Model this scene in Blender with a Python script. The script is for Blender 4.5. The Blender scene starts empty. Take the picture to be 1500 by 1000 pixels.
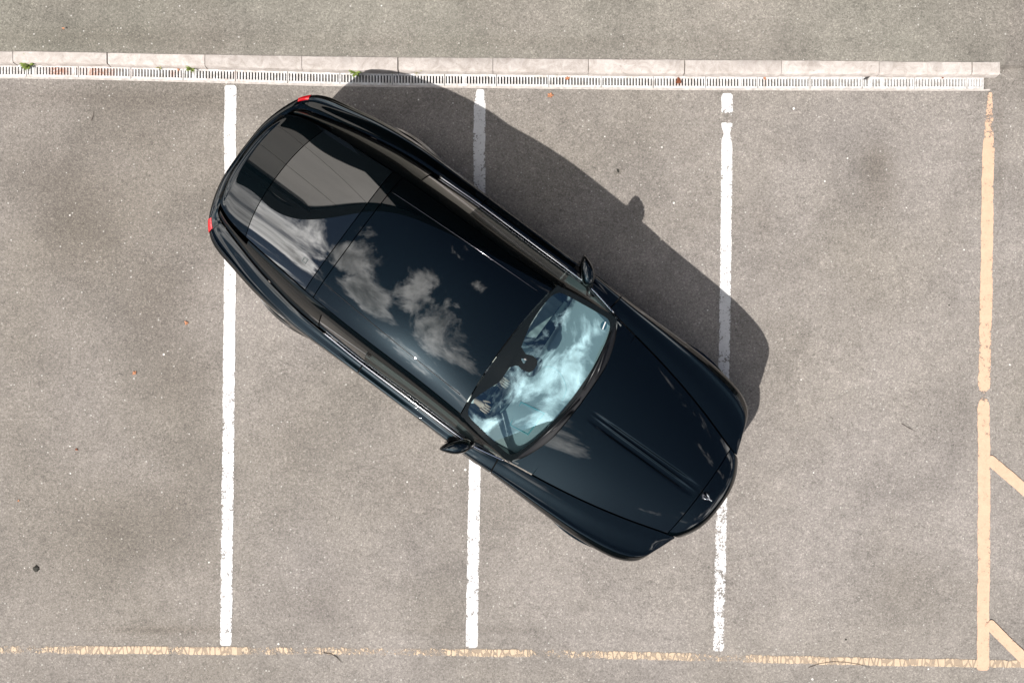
import bpy, bmesh, math, random
import numpy as np
from mathutils import Vector, Matrix, noise as mnoise
random.seed(7)
R = math.radians
scene = bpy.context.scene
COL = scene.collection

# ------------------------------------------------------------------ camera
CAM_H = 7.6          # metres above the ground
PPM = 153.0          # photo pixels per metre on the ground
cam_d = bpy.data.cameras.new('camera')
cam_d.sensor_width = 36.0
cam_d.lens = 36.0 * CAM_H / (1500.0 / PPM)
cam_d.clip_start = 0.05
cam_d.clip_end = 2000
cam = bpy.data.objects.new('camera', cam_d)
cam.location = (0, 0, CAM_H)
cam.rotation_euler = (0, 0, 0)
COL.objects.link(cam)
scene.camera = cam

# ------------------------------------------------------------------ light
SUN_EL, SUN_AZ = R(50), math.atan2(-0.76, -0.65)      # direction towards the sun: lower left of the picture
sun_dir = Vector((math.cos(SUN_EL) * math.cos(SUN_AZ), math.cos(SUN_EL) * math.sin(SUN_AZ), math.sin(SUN_EL)))
sl = bpy.data.lights.new('sun', 'SUN')
sl.energy = 5.0
sl.angle = R(0.53)
sl.color = (1.0, 0.955, 0.90)
so = bpy.data.objects.new('sun', sl)
so.rotation_euler = sun_dir.to_track_quat('Z', 'Y').to_euler()
COL.objects.link(so)

def N(nt, t, **kw):
    n = nt.nodes.new(t)
    for k, v in kw.items():
        if k == 'inp':
            for i, val in v.items():
                n.inputs[i].default_value = val
        else:
            setattr(n, k, v)
    return n

def math_node(nt, op, a, b=None, c=None, clamp=False):
    n = nt.nodes.new('ShaderNodeMath'); n.operation = op; n.use_clamp = clamp
    for i, v in enumerate((a, b, c)):
        if v is None: continue
        if isinstance(v, (int, float)): n.inputs[i].default_value = v
        else: nt.links.new(v, n.inputs[i])
    return n.outputs[0]

def ramp(nt, fac, stops, interp='LINEAR'):
    n = nt.nodes.new('ShaderNodeValToRGB')
    cr = n.color_ramp; cr.interpolation = interp
    while len(cr.elements) > 1: cr.elements.remove(cr.elements[-1])
    for i, (p, c) in enumerate(stops):
        e = cr.elements[0] if i == 0 else cr.elements.new(p)
        e.position = p
        e.color = (c, c, c, 1) if isinstance(c, (int, float)) else (*c, 1)
    nt.links.new(fac, n.inputs[0])
    return n.outputs[0]

def mixc(nt, fac, a, b, mode='MIX'):
    n = nt.nodes.new('ShaderNodeMix'); n.data_type = 'RGBA'; n.blend_type = mode
    for sock, v in ((n.inputs[0], fac), (n.inputs[6], a), (n.inputs[7], b)):
        if isinstance(v, (int, float)): sock.default_value = v
        elif isinstance(v, tuple): sock.default_value = (*v, 1) if len(v) == 3 else v
        else: nt.links.new(v, sock)
    return n.outputs[2]

world = bpy.data.worlds.new('World')
scene.world = world
world.use_nodes = True
nt = world.node_tree
for n in list(nt.nodes): nt.nodes.remove(n)
SKY_STRENGTH = 0.05
sky = N(nt, 'ShaderNodeTexSky', sky_type='NISHITA', sun_disc=False, sun_elevation=SUN_EL,
        sun_rotation=R(90) - SUN_AZ, air_density=1.0, dust_density=2.0, ozone_density=3.0)
bg = N(nt, 'ShaderNodeBackground'); bg.inputs[1].default_value = SKY_STRENGTH
out = N(nt, 'ShaderNodeOutputWorld')
tc = N(nt, 'ShaderNodeTexCoord')
sep = N(nt, 'ShaderNodeSeparateXYZ'); nt.links.new(tc.outputs['Generated'], sep.inputs[0])
zz = math_node(nt, 'ADD', math_node(nt, 'MAXIMUM', sep.outputs[2], 0.0), 0.12)
cx = math_node(nt, 'DIVIDE', sep.outputs[0], zz)
cy = math_node(nt, 'DIVIDE', sep.outputs[1], zz)
cmb = N(nt, 'ShaderNodeCombineXYZ'); nt.links.new(cx, cmb.inputs[0]); nt.links.new(cy, cmb.inputs[1])
def wnoise(scale, det, rough, dist, off=(0, 0, 0)):
    va = N(nt, 'ShaderNodeVectorMath', operation='ADD'); va.inputs[1].default_value = off
    nt.links.new(tc.outputs['Generated'], va.inputs[0])
    n = N(nt, 'ShaderNodeTexNoise', inp={'Scale': scale, 'Detail': det, 'Roughness': rough, 'Distortion': dist})
    nt.links.new(va.outputs[0], n.inputs['Vector']); return n.outputs['Fac']
cnA = wnoise(4.6, 12.0, 0.62, 0.4, (0, 0, 5.0))
cnB = wnoise(8.0, 8.0, 0.60, 0.3, (.035, .05, 3.1))
# cloud banks: where the cumulus stand in the sky plane (x/z, y/z), radius, weight
CLOUDS = [(-.62, .03, .20, .42), (-.66, .32, .17, .39), (-.25, .08, .17, .43), (-.17, -.15, .18, .46), (-.52, -.62, .35, .24), (.13, .15, .05, .20), (-1.35, .38, .42, .26),
          (1.05, -.85, .46, .30), (1.75, -.9, .60, .29), (1.5, -1.6, .5, .28), (.55, -1.30, .34, .26), (1.40, -.05, .22, .22),
          (.15, -.82, .09, .20), (.62, .0, .10, .10), (-2.4, -.8, .8, .14), (-1.0, -2.3, .8, .14), (2.7, .8, .8, .14), (.5, 2.3, .8, .14), (.38, -.22, .26, -.14), (.42, .10, .20, -.12)]
base = None
for (ax, ay, rr, w) in CLOUDS:
    dx = math_node(nt, 'SUBTRACT', cx, ax); dy = math_node(nt, 'SUBTRACT', cy, ay)
    d2 = math_node(nt, 'ADD', math_node(nt, 'MULTIPLY', dx, dx), math_node(nt, 'MULTIPLY', dy, dy))
    gsn = math_node(nt, 'MULTIPLY', math_node(nt, 'EXPONENT', math_node(nt, 'MULTIPLY', d2, -1.0 / (rr * rr))), w)
    base = gsn if base is None else math_node(nt, 'MAXIMUM' if w > 0 else 'ADD', base, gsn)
dens = math_node(nt, 'ADD', math_node(nt, 'ADD', math_node(nt, 'MULTIPLY', math_node(nt, 'SUBTRACT', cnA, 0.5), 1.3), 0.5), base)
cmask = ramp(nt, dens, [(0.0, 0.0), (0.64, 0.0), (0.72, 0.25), (0.82, 0.70), (0.98, 1.0)])
# sunlit rims, greyer bellies
ctone = math_node(nt, 'MULTIPLY', ramp(nt, dens, [(0.0, 1.0), (0.78, 1.0), (1.0, 0.40)]), ramp(nt, cnB, [(0.32, 0.35), (0.50, 0.85), (0.66, 1.35)]))
dotn = N(nt, 'ShaderNodeVectorMath', operation='DOT_PRODUCT'); nt.links.new(tc.outputs['Generated'], dotn.inputs[0])
dotn.inputs[1].default_value = sun_dir
glow = math_node(nt, 'POWER', math_node(nt, 'MAXIMUM', dotn.outputs['Value'], 0.0), 14.0)
cbr = math_node(nt, 'MULTIPLY', ctone, math_node(nt, 'ADD', 84.0, math_node(nt, 'MULTIPLY', glow, 60.0)))
cc = N(nt, 'ShaderNodeVectorMath', operation='SCALE'); cc.inputs[0].default_value = (1.0, 0.97, 0.93)
nt.links.new(cbr, cc.inputs['Scale'])
# hazy aureole round the sun
aur = math_node(nt, 'MULTIPLY', math_node(nt, 'POWER', math_node(nt, 'MAXIMUM', dotn.outputs['Value'], 0.0), 22.0), 9.0)
av = N(nt, 'ShaderNodeVectorMath', operation='SCALE'); av.inputs[0].default_value = (0.93, 0.98, 1.0); nt.links.new(aur, av.inputs['Scale'])
hz = N(nt, 'ShaderNodeVectorMath', operation='ADD'); nt.links.new(sky.outputs[0], hz.inputs[0]); nt.links.new(av.outputs[0], hz.inputs[1])
skymix = mixc(nt, cmask, hz.outputs[0], cc.outputs[0])
nt.links.new(skymix, bg.inputs[0])
nt.links.new(bg.outputs[0], out.inputs[0])

scene.view_settings.view_transform = 'Standard'
scene.view_settings.look = 'None'
scene.view_settings.exposure = 0.56
scene.view_settings.gamma = 1.0
scene.view_settings.use_curve_mapping = False
scene.render.engine = 'CYCLES'

# ------------------------------------------------------------------ helpers
def px(x, y, z=0.0):
    """photo pixel -> world point at height z"""
    k = (1 - z / CAM_H) / PPM
    return Vector(((x - 750) * k, (500 - y) * k, z))

def tag(o, label=None, cat=None, group=None, kind=None):
    if label: o['label'] = label
    if cat: o['category'] = cat
    if group: o['group'] = group
    if kind: o['kind'] = kind
    return o

def obj(name, me, mat=None, parent=None, smooth=True):
    o = bpy.data.objects.new(name, me)
    COL.objects.link(o)
    if mat is not None and not me.materials: me.materials.append(mat)
    if parent: o.parent = parent
    if smooth:
        for p in me.polygons: p.use_smooth = True
    return o

def empty(name, loc=(0, 0, 0), rz=0.0):
    o = bpy.data.objects.new(name, None); COL.objects.link(o)
    o.location = loc; o.rotation_euler = (0, 0, rz); o.empty_display_size = 0.2
    return o

def mesh(name, verts, faces, mat=None):
    me = bpy.data.meshes.new(name)
    me.from_pydata([tuple(v) for v in verts], [], faces)
    me.update()
    if mat: me.materials.append(mat)
    return me

def bm_obj(name, bm, mat, parent=None, smooth=True, autosharp=None):
    bmesh.ops.recalc_face_normals(bm, faces=bm.faces)
    if autosharp:
        for e in bm.edges:
            if len(e.link_faces) == 2 and e.calc_face_angle(0) > R(autosharp): e.smooth = False
    me = bpy.data.meshes.new(name); bm.to_mesh(me); bm.free()
    return obj(name, me, mat, parent, smooth)

def interp(xs, ys):
    """smooth monotone-limited cubic through a table"""
    xs = np.array(xs, float); ys = np.array(ys, float)
    h = np.diff(xs); d = np.diff(ys) / h
    m = np.zeros(len(xs)); m[0] = d[0]; m[-1] = d[-1]
    for i in range(1, len(xs) - 1):
        m[i] = 0 if d[i-1] * d[i] <= 0 else (h[i-1] + h[i]) * 1.0 / (h[i] / d[i-1] + h[i-1] / d[i])
    def f(x):
        x = min(max(x, xs[0]), xs[-1])
        i = min(max(int(np.searchsorted(xs, x)) - 1, 0), len(h) - 1)
        t = (x - xs[i]) / h[i]
        return float((2*t**3 - 3*t*t + 1) * ys[i] + (t**3 - 2*t*t + t) * h[i] * m[i] + (-2*t**3 + 3*t*t) * ys[i+1] + (t**3 - t*t) * h[i] * m[i+1])
    return f

def cspline(xs, ys):
    """natural cubic spline: continuous curvature, for surfaces that mirror the sky"""
    xs = np.array(xs, float); ys = np.array(ys, float); n = len(xs); h = np.diff(xs)
    A = np.zeros((n, n)); r = np.zeros(n); A[0, 0] = A[-1, -1] = 1
    for i in range(1, n-1):
        A[i, i-1], A[i, i], A[i, i+1] = h[i-1], 2*(h[i-1]+h[i]), h[i]
        r[i] = 6*((ys[i+1]-ys[i])/h[i] - (ys[i]-ys[i-1])/h[i-1])
    M = np.linalg.solve(A, r)
    def f(x):
        x = min(max(x, xs[0]), xs[-1]); i = min(max(int(np.searchsorted(xs, x)) - 1, 0), n-2)
        a, b = xs[i+1]-x, x-xs[i]
        return float(M[i]*a**3/(6*h[i]) + M[i+1]*b**3/(6*h[i]) + (ys[i]/h[i]-M[i]*h[i]/6)*a + (ys[i+1]/h[i]-M[i+1]*h[i]/6)*b)
    return f

def catmull(tab):
    """smooth (Catmull-Rom) vector spline, parameter = row index"""
    T = np.array(tab, float); n = len(T)
    def f(s):
        s = min(max(s, 0.0), n - 1.0); i = min(int(s), n - 2); t = s - i
        p1, p2 = T[i], T[i+1]
        p0 = T[i-1] if i > 0 else 2*p1 - p2
        p3 = T[i+2] if i + 2 < n else 2*p2 - p1
        return 0.5 * ((2*p1) + (-p0 + p2)*t + (2*p0 - 5*p1 + 4*p2 - p3)*t*t + (-p0 + 3*p1 - 3*p2 + p3)*t**3)
    return f

def patch(name, fn, nu, nv, mat, parent, skirt=0.018, us=None, vs=None, link=True, roll=0.004):
    """panel: grid of fn(u,v) with a turned-down edge all round"""
    us = us if us is not None else np.linspace(0, 1, nu + 1)
    vs = vs if vs is not None else np.linspace(0, 1, nv + 1)
    G = np.array([[fn(u, v) for u in us] for v in vs], float)
    nv_, nu_ = len(vs), len(us)
    verts = [tuple(G[j, i]) for j in range(nv_) for i in range(nu_)]
    faces = [(j*nu_+i, j*nu_+i+1, (j+1)*nu_+i+1, (j+1)*nu_+i) for j in range(nv_-1) for i in range(nu_-1)]
    me = mesh(name, verts, faces)
    if skirt:
        vn = [Vector(v.normal) for v in me.vertices]
        cz = sum((v.z for v in vn)) + sum((v.y * Vector(me.vertices[k].co).y for k, v in enumerate(vn)))
        sgn = 1 if cz > 0 else -1
        ring = [(0, i) for i in range(nu_)] + [(j, nu_-1) for j in range(1, nv_)] + [(nv_-1, i) for i in range(nu_-2, -1, -1)] + [(j, 0) for j in range(nv_-2, 0, -1)]
        idx = [j*nu_+i for j, i in ring]
        cen = Vector(G.reshape(-1, 3).mean(0))
        r2 = []
        for k, vi in enumerate(idx):
            p = Vector(verts[vi]); n = vn[vi] * sgn
            verts.append(tuple(p - n * skirt)); r2.append(len(verts) - 1)
        m = len(idx)
        for k in range(m):
            a, b = idx[k], idx[(k+1) % m]; c, d = r2[(k+1) % m], r2[k]
            faces.append((a, d, c, b))
        me2 = mesh(name, verts, faces)
        bpy.data.meshes.remove(me); me = me2; me.name = name
        nface = (nv_-1)*(nu_-1)
    bm = bmesh.new(); bm.from_mesh(me)
    bmesh.ops.recalc_face_normals(bm, faces=bm.faces)
    up = sum(f.normal.z * f.calc_area() for f in bm.faces)
    for e in bm.edges:
        if len(e.link_faces) == 2 and e.calc_face_angle(0) > R(50): e.smooth = False
    bm.to_mesh(me); bm.free()
    o = obj(name, me, mat, parent)
    return o

def mirror_fn(fn):
    return lambda u, v: (lambda p: (p[0], -p[1], p[2]))(fn(u, v))

def tube(bm, pts, rad, seg=8, cap=True):
    rings = []
    pts = [Vector(p) for p in pts]
    for i, p in enumerate(pts):
        d = (pts[min(i+1, len(pts)-1)] - pts[max(i-1, 0)]).normalized()
        a = d.cross(Vector((0, 0, 1)))
        if a.length < 1e-3: a = Vector((1, 0, 0))
        a.normalize(); b = a.cross(d)
        r = rad[i] if isinstance(rad, (list, tuple)) else rad
        rings.append([bm.verts.new(p + r * (math.cos(t) * a + math.sin(t) * b)) for t in [2*math.pi*k/seg for k in range(seg)]])
    for i in range(len(rings)-1):
        for k in range(seg):
            bm.faces.new((rings[i][k], rings[i][(k+1) % seg], rings[i+1][(k+1) % seg], rings[i+1][k]))
    if cap:
        bm.faces.new(rings[0][::-1]); bm.faces.new(rings[-1])

def box(bm, x0, x1, y0, y1, z0, z1):
    vs = [bm.verts.new((x, y, z)) for z in (z0, z1) for y in (y0, y1) for x in (x0, x1)]
    for f in ((0,2,3,1), (4,5,7,6), (0,1,5,4), (2,6,7,3), (0,4,6,2), (1,3,7,5)):
        bm.faces.new([vs[i] for i in f])
    return vs

def lathe(bm, prof, axis_c, seg=48, close=False):
    """profile (r, y) revolved about the y axis through axis_c"""
    rings = []
    for (r, y) in prof:
        rings.append([bm.verts.new((axis_c[0] + r*math.cos(2*math.pi*k/seg), axis_c[1] + y, axis_c[2] + r*math.sin(2*math.pi*k/seg))) for k in range(seg)])
    for i in range(len(rings) - 1):
        for k in range(seg):
            bm.faces.new((rings[i][k], rings[i+1][k], rings[i+1][(k+1) % seg], rings[i][(k+1) % seg]))
    return rings

# ------------------------------------------------------------------ materials
def mat_new(name):
    m = bpy.data.materials.new(name); m.use_nodes = True
    nt = m.node_tree
    return m, nt, nt.nodes['Principled BSDF']

def simple(name, col, rough=0.5, metal=0.0, spec=0.5, coat=0.0, coat_ior=1.5, bump=0.0, bscale=200, var=0.0, vscale=30):
    m, nt, b = mat_new(name)
    b.inputs['Base Color'].default_value = (*col, 1)
    b.inputs['Roughness'].default_value = rough
    b.inputs['Metallic'].default_value = metal
    b.inputs['Specular IOR Level'].default_value = spec
    b.inputs['Coat Weight'].default_value = coat
    b.inputs['Coat IOR'].default_value = coat_ior
    b.inputs['Coat Roughness'].default_value = 0.01
    if bump or var:
        g = N(nt, 'ShaderNodeTexCoord')
        n = N(nt, 'ShaderNodeTexNoise', inp={'Scale': bscale, 'Detail': 3.0}); nt.links.new(g.outputs['Object'], n.inputs['Vector'])
        if bump:
            bp = N(nt, 'ShaderNodeBump', inp={'Strength': bump, 'Distance': 0.002})
            nt.links.new(n.outputs['Fac'], bp.inputs['Height']); nt.links.new(bp.outputs[0], b.inputs['Normal'])
        if var:
            n2 = N(nt, 'ShaderNodeTexNoise', inp={'Scale': vscale, 'Detail': 5.0}); nt.links.new(g.outputs['Object'], n2.inputs['Vector'])
            r = ramp(nt, n2.outputs['Fac'], [(0.3, 1 - var), (0.7, 1 + var * 0.5)])
            nt.links.new(mixc(nt, 1.0, tuple(col), r, 'MULTIPLY'), b.inputs['Base Color'])
    return m

def asphalt_group():
    g = bpy.data.node_groups.new('asphalt', 'ShaderNodeTree')
    g.interface.new_socket('Stain', in_out='INPUT', socket_type='NodeSocketFloat')
    g.interface.new_socket('Upper', in_out='INPUT', socket_type='NodeSocketFloat')
    g.interface.new_socket('Color', in_out='OUTPUT', socket_type='NodeSocketColor')
    g.interface.new_socket('Height', in_out='OUTPUT', socket_type='NodeSocketFloat')
    gi = g.nodes.new('NodeGroupInput'); go = g.nodes.new('NodeGroupOutput')
    geo = g.nodes.new('ShaderNodeNewGeometry')
    P = geo.outputs['Position']
    def noise(scale, det, rough=0.5, dist=0.0, off=0.0):
        n = N(g, 'ShaderNodeTexNoise', inp={'Scale': scale, 'Detail': det, 'Roughness': rough, 'Distortion': dist})
        if off:
            va = N(g, 'ShaderNodeVectorMath', operation='ADD'); va.inputs[1].default_value = (off, off*0.7, off*1.3)
            g.links.new(P, va.inputs[0]); g.links.new(va.outputs[0], n.inputs['Vector'])
        else: g.links.new(P, n.inputs['Vector'])
        return n.outputs['Fac']
    big = noise(0.9, 5, 0.55, 0.4)
    warm = noise(0.6, 3, 0.5, 0, 11.0)
    med = noise(7, 6, 0.65)
    fine = noise(50, 4, 0.74, 0.9, 5.0)
    # coarse, fretted areas where the binder has worn away between the stones
    wornm = ramp(g, noise(1.7, 5, 0.7, 0.3, 23.0), [(0.40, 0.15), (0.62, 1.0)])
    vor = N(g, 'ShaderNodeTexVoronoi', feature='F1', inp={'Scale': 95.0}); g.links.new(P, vor.inputs['Vector'])
    vs = N(g, 'ShaderNodeSeparateColor'); g.links.new(vor.outputs['Color'], vs.inputs[0])
    stone = ramp(g, vs.outputs[0], [(0.0, 0.84), (0.5, 1.0), (0.9, 1.10), (0.97, 1.32)])
    # light chippings
    v2 = N(g, 'ShaderNodeTexVoronoi', feature='F1', inp={'Scale': 34.0}); g.links.new(P, v2.inputs['Vector'])
    s2 = N(g, 'ShaderNodeSeparateColor'); g.links.new(v2.outputs['Color'], s2.inputs[0])
    chip = math_node(g, 'MULTIPLY', math_node(g, 'GREATER_THAN', s2.outputs[0], 0.90), math_node(g, 'LESS_THAN', v2.outputs['Distance'], math_node(g, 'MULTIPLY', s2.outputs[1], 0.30)))
    v3 = N(g, 'ShaderNodeTexVoronoi', feature='F1', inp={'Scale': 9.0}); g.links.new(P, v3.inputs['Vector'])
    s3 = N(g, 'ShaderNodeSeparateColor'); g.links.new(v3.outputs['Color'], s3.inputs[0])
    chip3 = math_node(g, 'MULTIPLY', math_node(g, 'GREATER_THAN', s3.outputs[0], 0.86), math_node(g, 'LESS_THAN', v3.outputs['Distance'], math_node(g, 'MULTIPLY', s3.outputs[1], 0.10)))
    # dark pits
    pit = ramp(g, noise(48, 3, 0.6, 1.2, 31.0), [(0.30, 1.0), (0.42, 0.0)])
    pit = math_node(g, 'MULTIPLY', pit, wornm)
    tone = ramp(g, big, [(0.30, 0.78), (0.48, 0.96), (0.70, 1.10)])
    tone = math_node(g, 'MULTIPLY', tone, ramp(g, med, [(0.25, 0.87), (0.75, 1.12)]))
    mid2 = noise(24, 3, 0.6, 0.6, 41.0)
    tone = math_node(g, 'MULTIPLY', tone, ramp(g, mid2, [(0.3, 0.93), (0.7, 1.06)]))
    finer = math_node(g, 'ADD', math_node(g, 'MULTIPLY', math_node(g, 'SUBTRACT', fine, 0.5), 1.8), 1.0)
    tone = math_node(g, 'MULTIPLY', tone, finer)
    # torn, fibrous fretting: thin dark and pale worm-like flecks
    fl = noise(30, 2, 0.5, 2.6, 57.0)
    wv = math_node(g, 'ABSOLUTE', math_node(g, 'SUBTRACT', fl, 0.5))
    dk = math_node(g, 'MULTIPLY', ramp(g, wv, [(0.0, 1.0), (0.045, 0.0)]), ramp(g, noise(13, 3, 0.6, 0, 77.0), [(0.48, 0.0), (0.62, 1.0)]))
    dk = math_node(g, 'MULTIPLY', dk, wornm)
    fl2 = noise(34, 2, 0.5, 2.8, 91.0)
    wv2 = math_node(g, 'ABSOLUTE', math_node(g, 'SUBTRACT', fl2, 0.47))
    lt = math_node(g, 'MULTIPLY', ramp(g, wv2, [(0.0, 1.0), (0.03, 0.0)]), ramp(g, noise(11, 3, 0.6, 0, 99.0), [(0.50, 0.0), (0.64, 1.0)]))
    tone = math_node(g, 'MULTIPLY', tone, math_node(g, 'SUBTRACT', 1.0, math_node(g, 'MULTIPLY', dk, 0.5)))
    tone = math_node(g, 'MULTIPLY', tone, math_node(g, 'ADD', 1.0, math_node(g, 'MULTIPLY', lt, 0.30)))
    tone = math_node(g, 'MULTIPLY', tone, stone)
    tone = math_node(g, 'MULTIPLY', tone, math_node(g, 'SUBTRACT', 1.0, math_node(g, 'MULTIPLY', pit, 0.38)))
    tone = math_node(g, 'MULTIPLY', tone, math_node(g, 'SUBTRACT', 1.0, math_node(g, 'MULTIPLY', gi.outputs['Stain'], math_node(g, 'ADD', 0.35, math_node(g, 'MULTIPLY', med, 0.8)))))
    hue = mixc(g, ramp(g, warm, [(0.35, 0.0), (0.65, 1.0)]), (0.213, 0.194, 0.179), (0.195, 0.177, 0.157))
    upc = mixc(g, ramp(g, warm, [(0.35, 0.0), (0.65, 1.0)]), (0.180, 0.172, 0.147), (0.198, 0.182, 0.160))
    c = mixc(g, gi.outputs['Upper'], hue, upc)
    # stained places are browner
    c = mixc(g, math_node(g, 'MULTIPLY', gi.outputs['Stain'], 1.2, clamp=True), c, mixc(g, 1.0, c, (1.0, 0.95, 0.88), 'MULTIPLY'))
    sc = N(g, 'ShaderNodeVectorMath', operation='SCALE'); g.links.new(c, sc.inputs[0]); g.links.new(tone, sc.inputs['Scale'])
    c = mixc(g, chip, sc.outputs[0], (0.36, 0.345, 0.32))
    c = mixc(g, chip3, c, (0.60, 0.58, 0.55))
    g.links.new(c, go.inputs['Color'])
    h = math_node(g, 'ADD', fine, math_node(g, 'MULTIPLY', vs.outputs[1], 0.35))
    h = math_node(g, 'SUBTRACT', h, math_node(g, 'MULTIPLY', pit, 0.8))
    g.links.new(h, go.inputs['Height'])
    return g
ASPH = asphalt_group()

def asphalt_nodes(nt):
    gn = N(nt, 'ShaderNodeGroup'); gn.node_tree = ASPH
    a = N(nt, 'ShaderNodeAttribute', attribute_name='stain'); nt.links.new(a.outputs['Fac'], gn.inputs['Stain'])
    b = N(nt, 'ShaderNodeAttribute', attribute_name='upper'); nt.links.new(b.outputs['Fac'], gn.inputs['Upper'])
    return gn

m_ground, nt, b = mat_new('worn_asphalt')
gn = asphalt_nodes(nt)
nt.links.new(gn.outputs['Color'], b.inputs['Base Color'])
b.inputs['Roughness'].default_value = 0.9; b.inputs['Specular IOR Level'].default_value = 0.25
bp = N(nt, 'ShaderNodeBump', inp={'Strength': 0.55, 'Distance': 0.004}); nt.links.new(gn.outputs['Height'], bp.inputs['Height']); nt.links.new(bp.outputs[0], b.inputs['Normal'])

def paint_mat(name, col, chips, crack=0.0, dirt=0.12):
    m, nt, b = mat_new(name)
    gn = asphalt_nodes(nt)
    geo = N(nt, 'ShaderNodeNewGeometry')
    w = N(nt, 'ShaderNodeAttribute', attribute_name='wear')
    n1 = N(nt, 'ShaderNodeTexNoise', inp={'Scale': 55.0, 'Detail': 4.0, 'Roughness': 0.65, 'Distortion': 0.6}); nt.links.new(geo.outputs['Position'], n1.inputs['Vector'])
    n2 = N(nt, 'ShaderNodeTexNoise', inp={'Scale': 11.0, 'Detail': 4.0, 'Roughness': 0.6}); nt.links.new(geo.outputs['Position'], n2.inputs['Vector'])
    v = math_node(nt, 'ADD', math_node(nt, 'MULTIPLY', n1.outputs['Fac'], 0.62), math_node(nt, 'MULTIPLY', n2.outputs['Fac'], 0.38))
    thr = math_node(nt, 'ADD', math_node(nt, 'MULTIPLY', w.outputs['Fac'], 0.36), chips)
    gone = math_node(nt, 'MULTIPLY', math_node(nt, 'SUBTRACT', thr, v), 30.0, clamp=True)
    if crack:
        mp = N(nt, 'ShaderNodeMapping'); mp.inputs['Scale'].default_value = (1.0, 0.35, 1.0)
        nt.links.new(geo.outputs['Position'], mp.inputs['Vector'])
        vo = N(nt, 'ShaderNodeTexVoronoi', feature='DISTANCE_TO_EDGE', inp={'Scale': 22.0}); nt.links.new(mp.outputs[0], vo.inputs['Vector'])
        cr = math_node(nt, 'LESS_THAN', vo.outputs['Distance'], math_node(nt, 'ADD', 0.03, math_node(nt, 'MULTIPLY', n1.outputs['Fac'], crack)))
        gone = math_node(nt, 'MAXIMUM', gone, math_node(nt, 'MULTIPLY', cr, math_node(nt, 'ADD', 0.35, math_node(nt, 'MULTIPLY', w.outputs['Fac'], 0.65), clamp=True)))
    dn = ramp(nt, n2.outputs['Fac'], [(0.3, 1 - dirt), (0.7, 1.0)])
    pc = mixc(nt, 1.0, tuple(col), dn, 'MULTIPLY')
    pc = mixc(nt, 1.0, pc, ramp(nt, n1.outputs['Fac'], [(0.3, 0.9), (0.6, 1.0)]), 'MULTIPLY')
    nt.links.new(pc, b.inputs['Base Color'])
    trn = N(nt, 'ShaderNodeBsdfTransparent'); mxs = N(nt, 'ShaderNodeMixShader')
    nt.links.new(gone, mxs.inputs[0]); nt.links.new(b.outputs[0], mxs.inputs[1]); nt.links.new(trn.outputs[0], mxs.inputs[2])
    nt.links.new(mxs.outputs[0], nt.nodes['Material Output'].inputs[0])
    b.inputs['Roughness'].default_value = 0.75; b.inputs['Specular IOR Level'].default_value = 0.3
    h = math_node(nt, 'MULTIPLY', gn.outputs['Height'], 0.6)
    bp = N(nt, 'ShaderNodeBump', inp={'Strength': 0.5, 'Distance': 0.003}); nt.links.new(h, bp.inputs['Height']); nt.links.new(bp.outputs[0], b.inputs['Normal'])
    return m
m_white = paint_mat('white_road_paint', (0.61, 0.60, 0.595), 0.365)
m_yellow = paint_mat('faded_yellow_road_paint', (0.55, 0.375, 0.265), 0.33)
m_yellow_worn = paint_mat('cracked_yellow_road_paint', (0.50, 0.385, 0.275), 0.34, crack=0.16)

# car paint: black with a blue-green cast under clear coat
m_paint = simple('black_car_paint', (0.0022, 0.0055, 0.0077), rough=0.44, metal=1.0, coat=1.0, coat_ior=1.52, bump=0.012, bscale=260)
m_glass_dark = simple('dark_tinted_glass', (0.002, 0.0035, 0.0045), rough=0.02, spec=0.3, coat=1.0, coat_ior=1.8)
m_trim = simple('black_rubber_trim', (0.008, 0.008, 0.009), rough=0.35, spec=0.4)
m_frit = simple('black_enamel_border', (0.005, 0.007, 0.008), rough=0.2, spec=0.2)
m_under = simple('matt_black_inner_shell', (0.004, 0.004, 0.004), rough=0.9, spec=0.1)
m_chrome = simple('polished_chrome', (0.75, 0.75, 0.77), rough=0.06, metal=1.0)
m_darkchrome = simple('dark_chrome', (0.10, 0.10, 0.11), rough=0.12, metal=1.0)
m_tyre = simple('tyre_rubber', (0.015, 0.015, 0.015), rough=0.8, spec=0.2, bump=0.3)
m_alloy = simple('alloy_wheel', (0.35, 0.35, 0.37), rough=0.25, metal=1.0)
m_cream = simple('pale_leather', (0.46, 0.44, 0.41), rough=0.5, bump=0.2, bscale=400)
m_dash = simple('pale_dashboard_leather', (0.34, 0.35, 0.35), rough=0.45, bump=0.15, bscale=500)
m_teal = simple('dark_teal_leather', (0.17, 0.38, 0.39), rough=0.5)
m_blacklea = simple('black_leather', (0.06, 0.07, 0.072), rough=0.45)
m_screen = simple('pale_display_glass', (0.36, 0.40, 0.41), rough=0.05, coat=1.0)  # opaque pale colour paints in the bright cloud reflection
m_silver = simple('brushed_silver', (0.6, 0.6, 0.6), rough=0.2, metal=1.0)
m_sticker = simple('white_sticker_ink', (0.65, 0.68, 0.68), rough=0.5)
m_stickdark = simple('dark_teal_sticker', (0.01, 0.06, 0.09), rough=0.4)
m_red, nt_, b_ = mat_new('red_lamp_lens')
b_.inputs['Base Color'].default_value = (0.42, 0.006, 0.010, 1); b_.inputs['Roughness'].default_value = 0.08
b_.inputs['Coat Weight'].default_value = 1.0
m_headl = simple('headlamp_lens', (0.3, 0.33, 0.35), rough=0.03, coat=1.0)
m_skin = simple('skin', (0.55, 0.38, 0.30), rough=0.5)
m_shirt = simple('white_shirt', (0.75, 0.75, 0.74), rough=0.8)
m_trous = simple('dark_trousers', (0.02, 0.022, 0.03), rough=0.85)
m_hair = simple('dark_hair', (0.02, 0.014, 0.01), rough=0.6)

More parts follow.
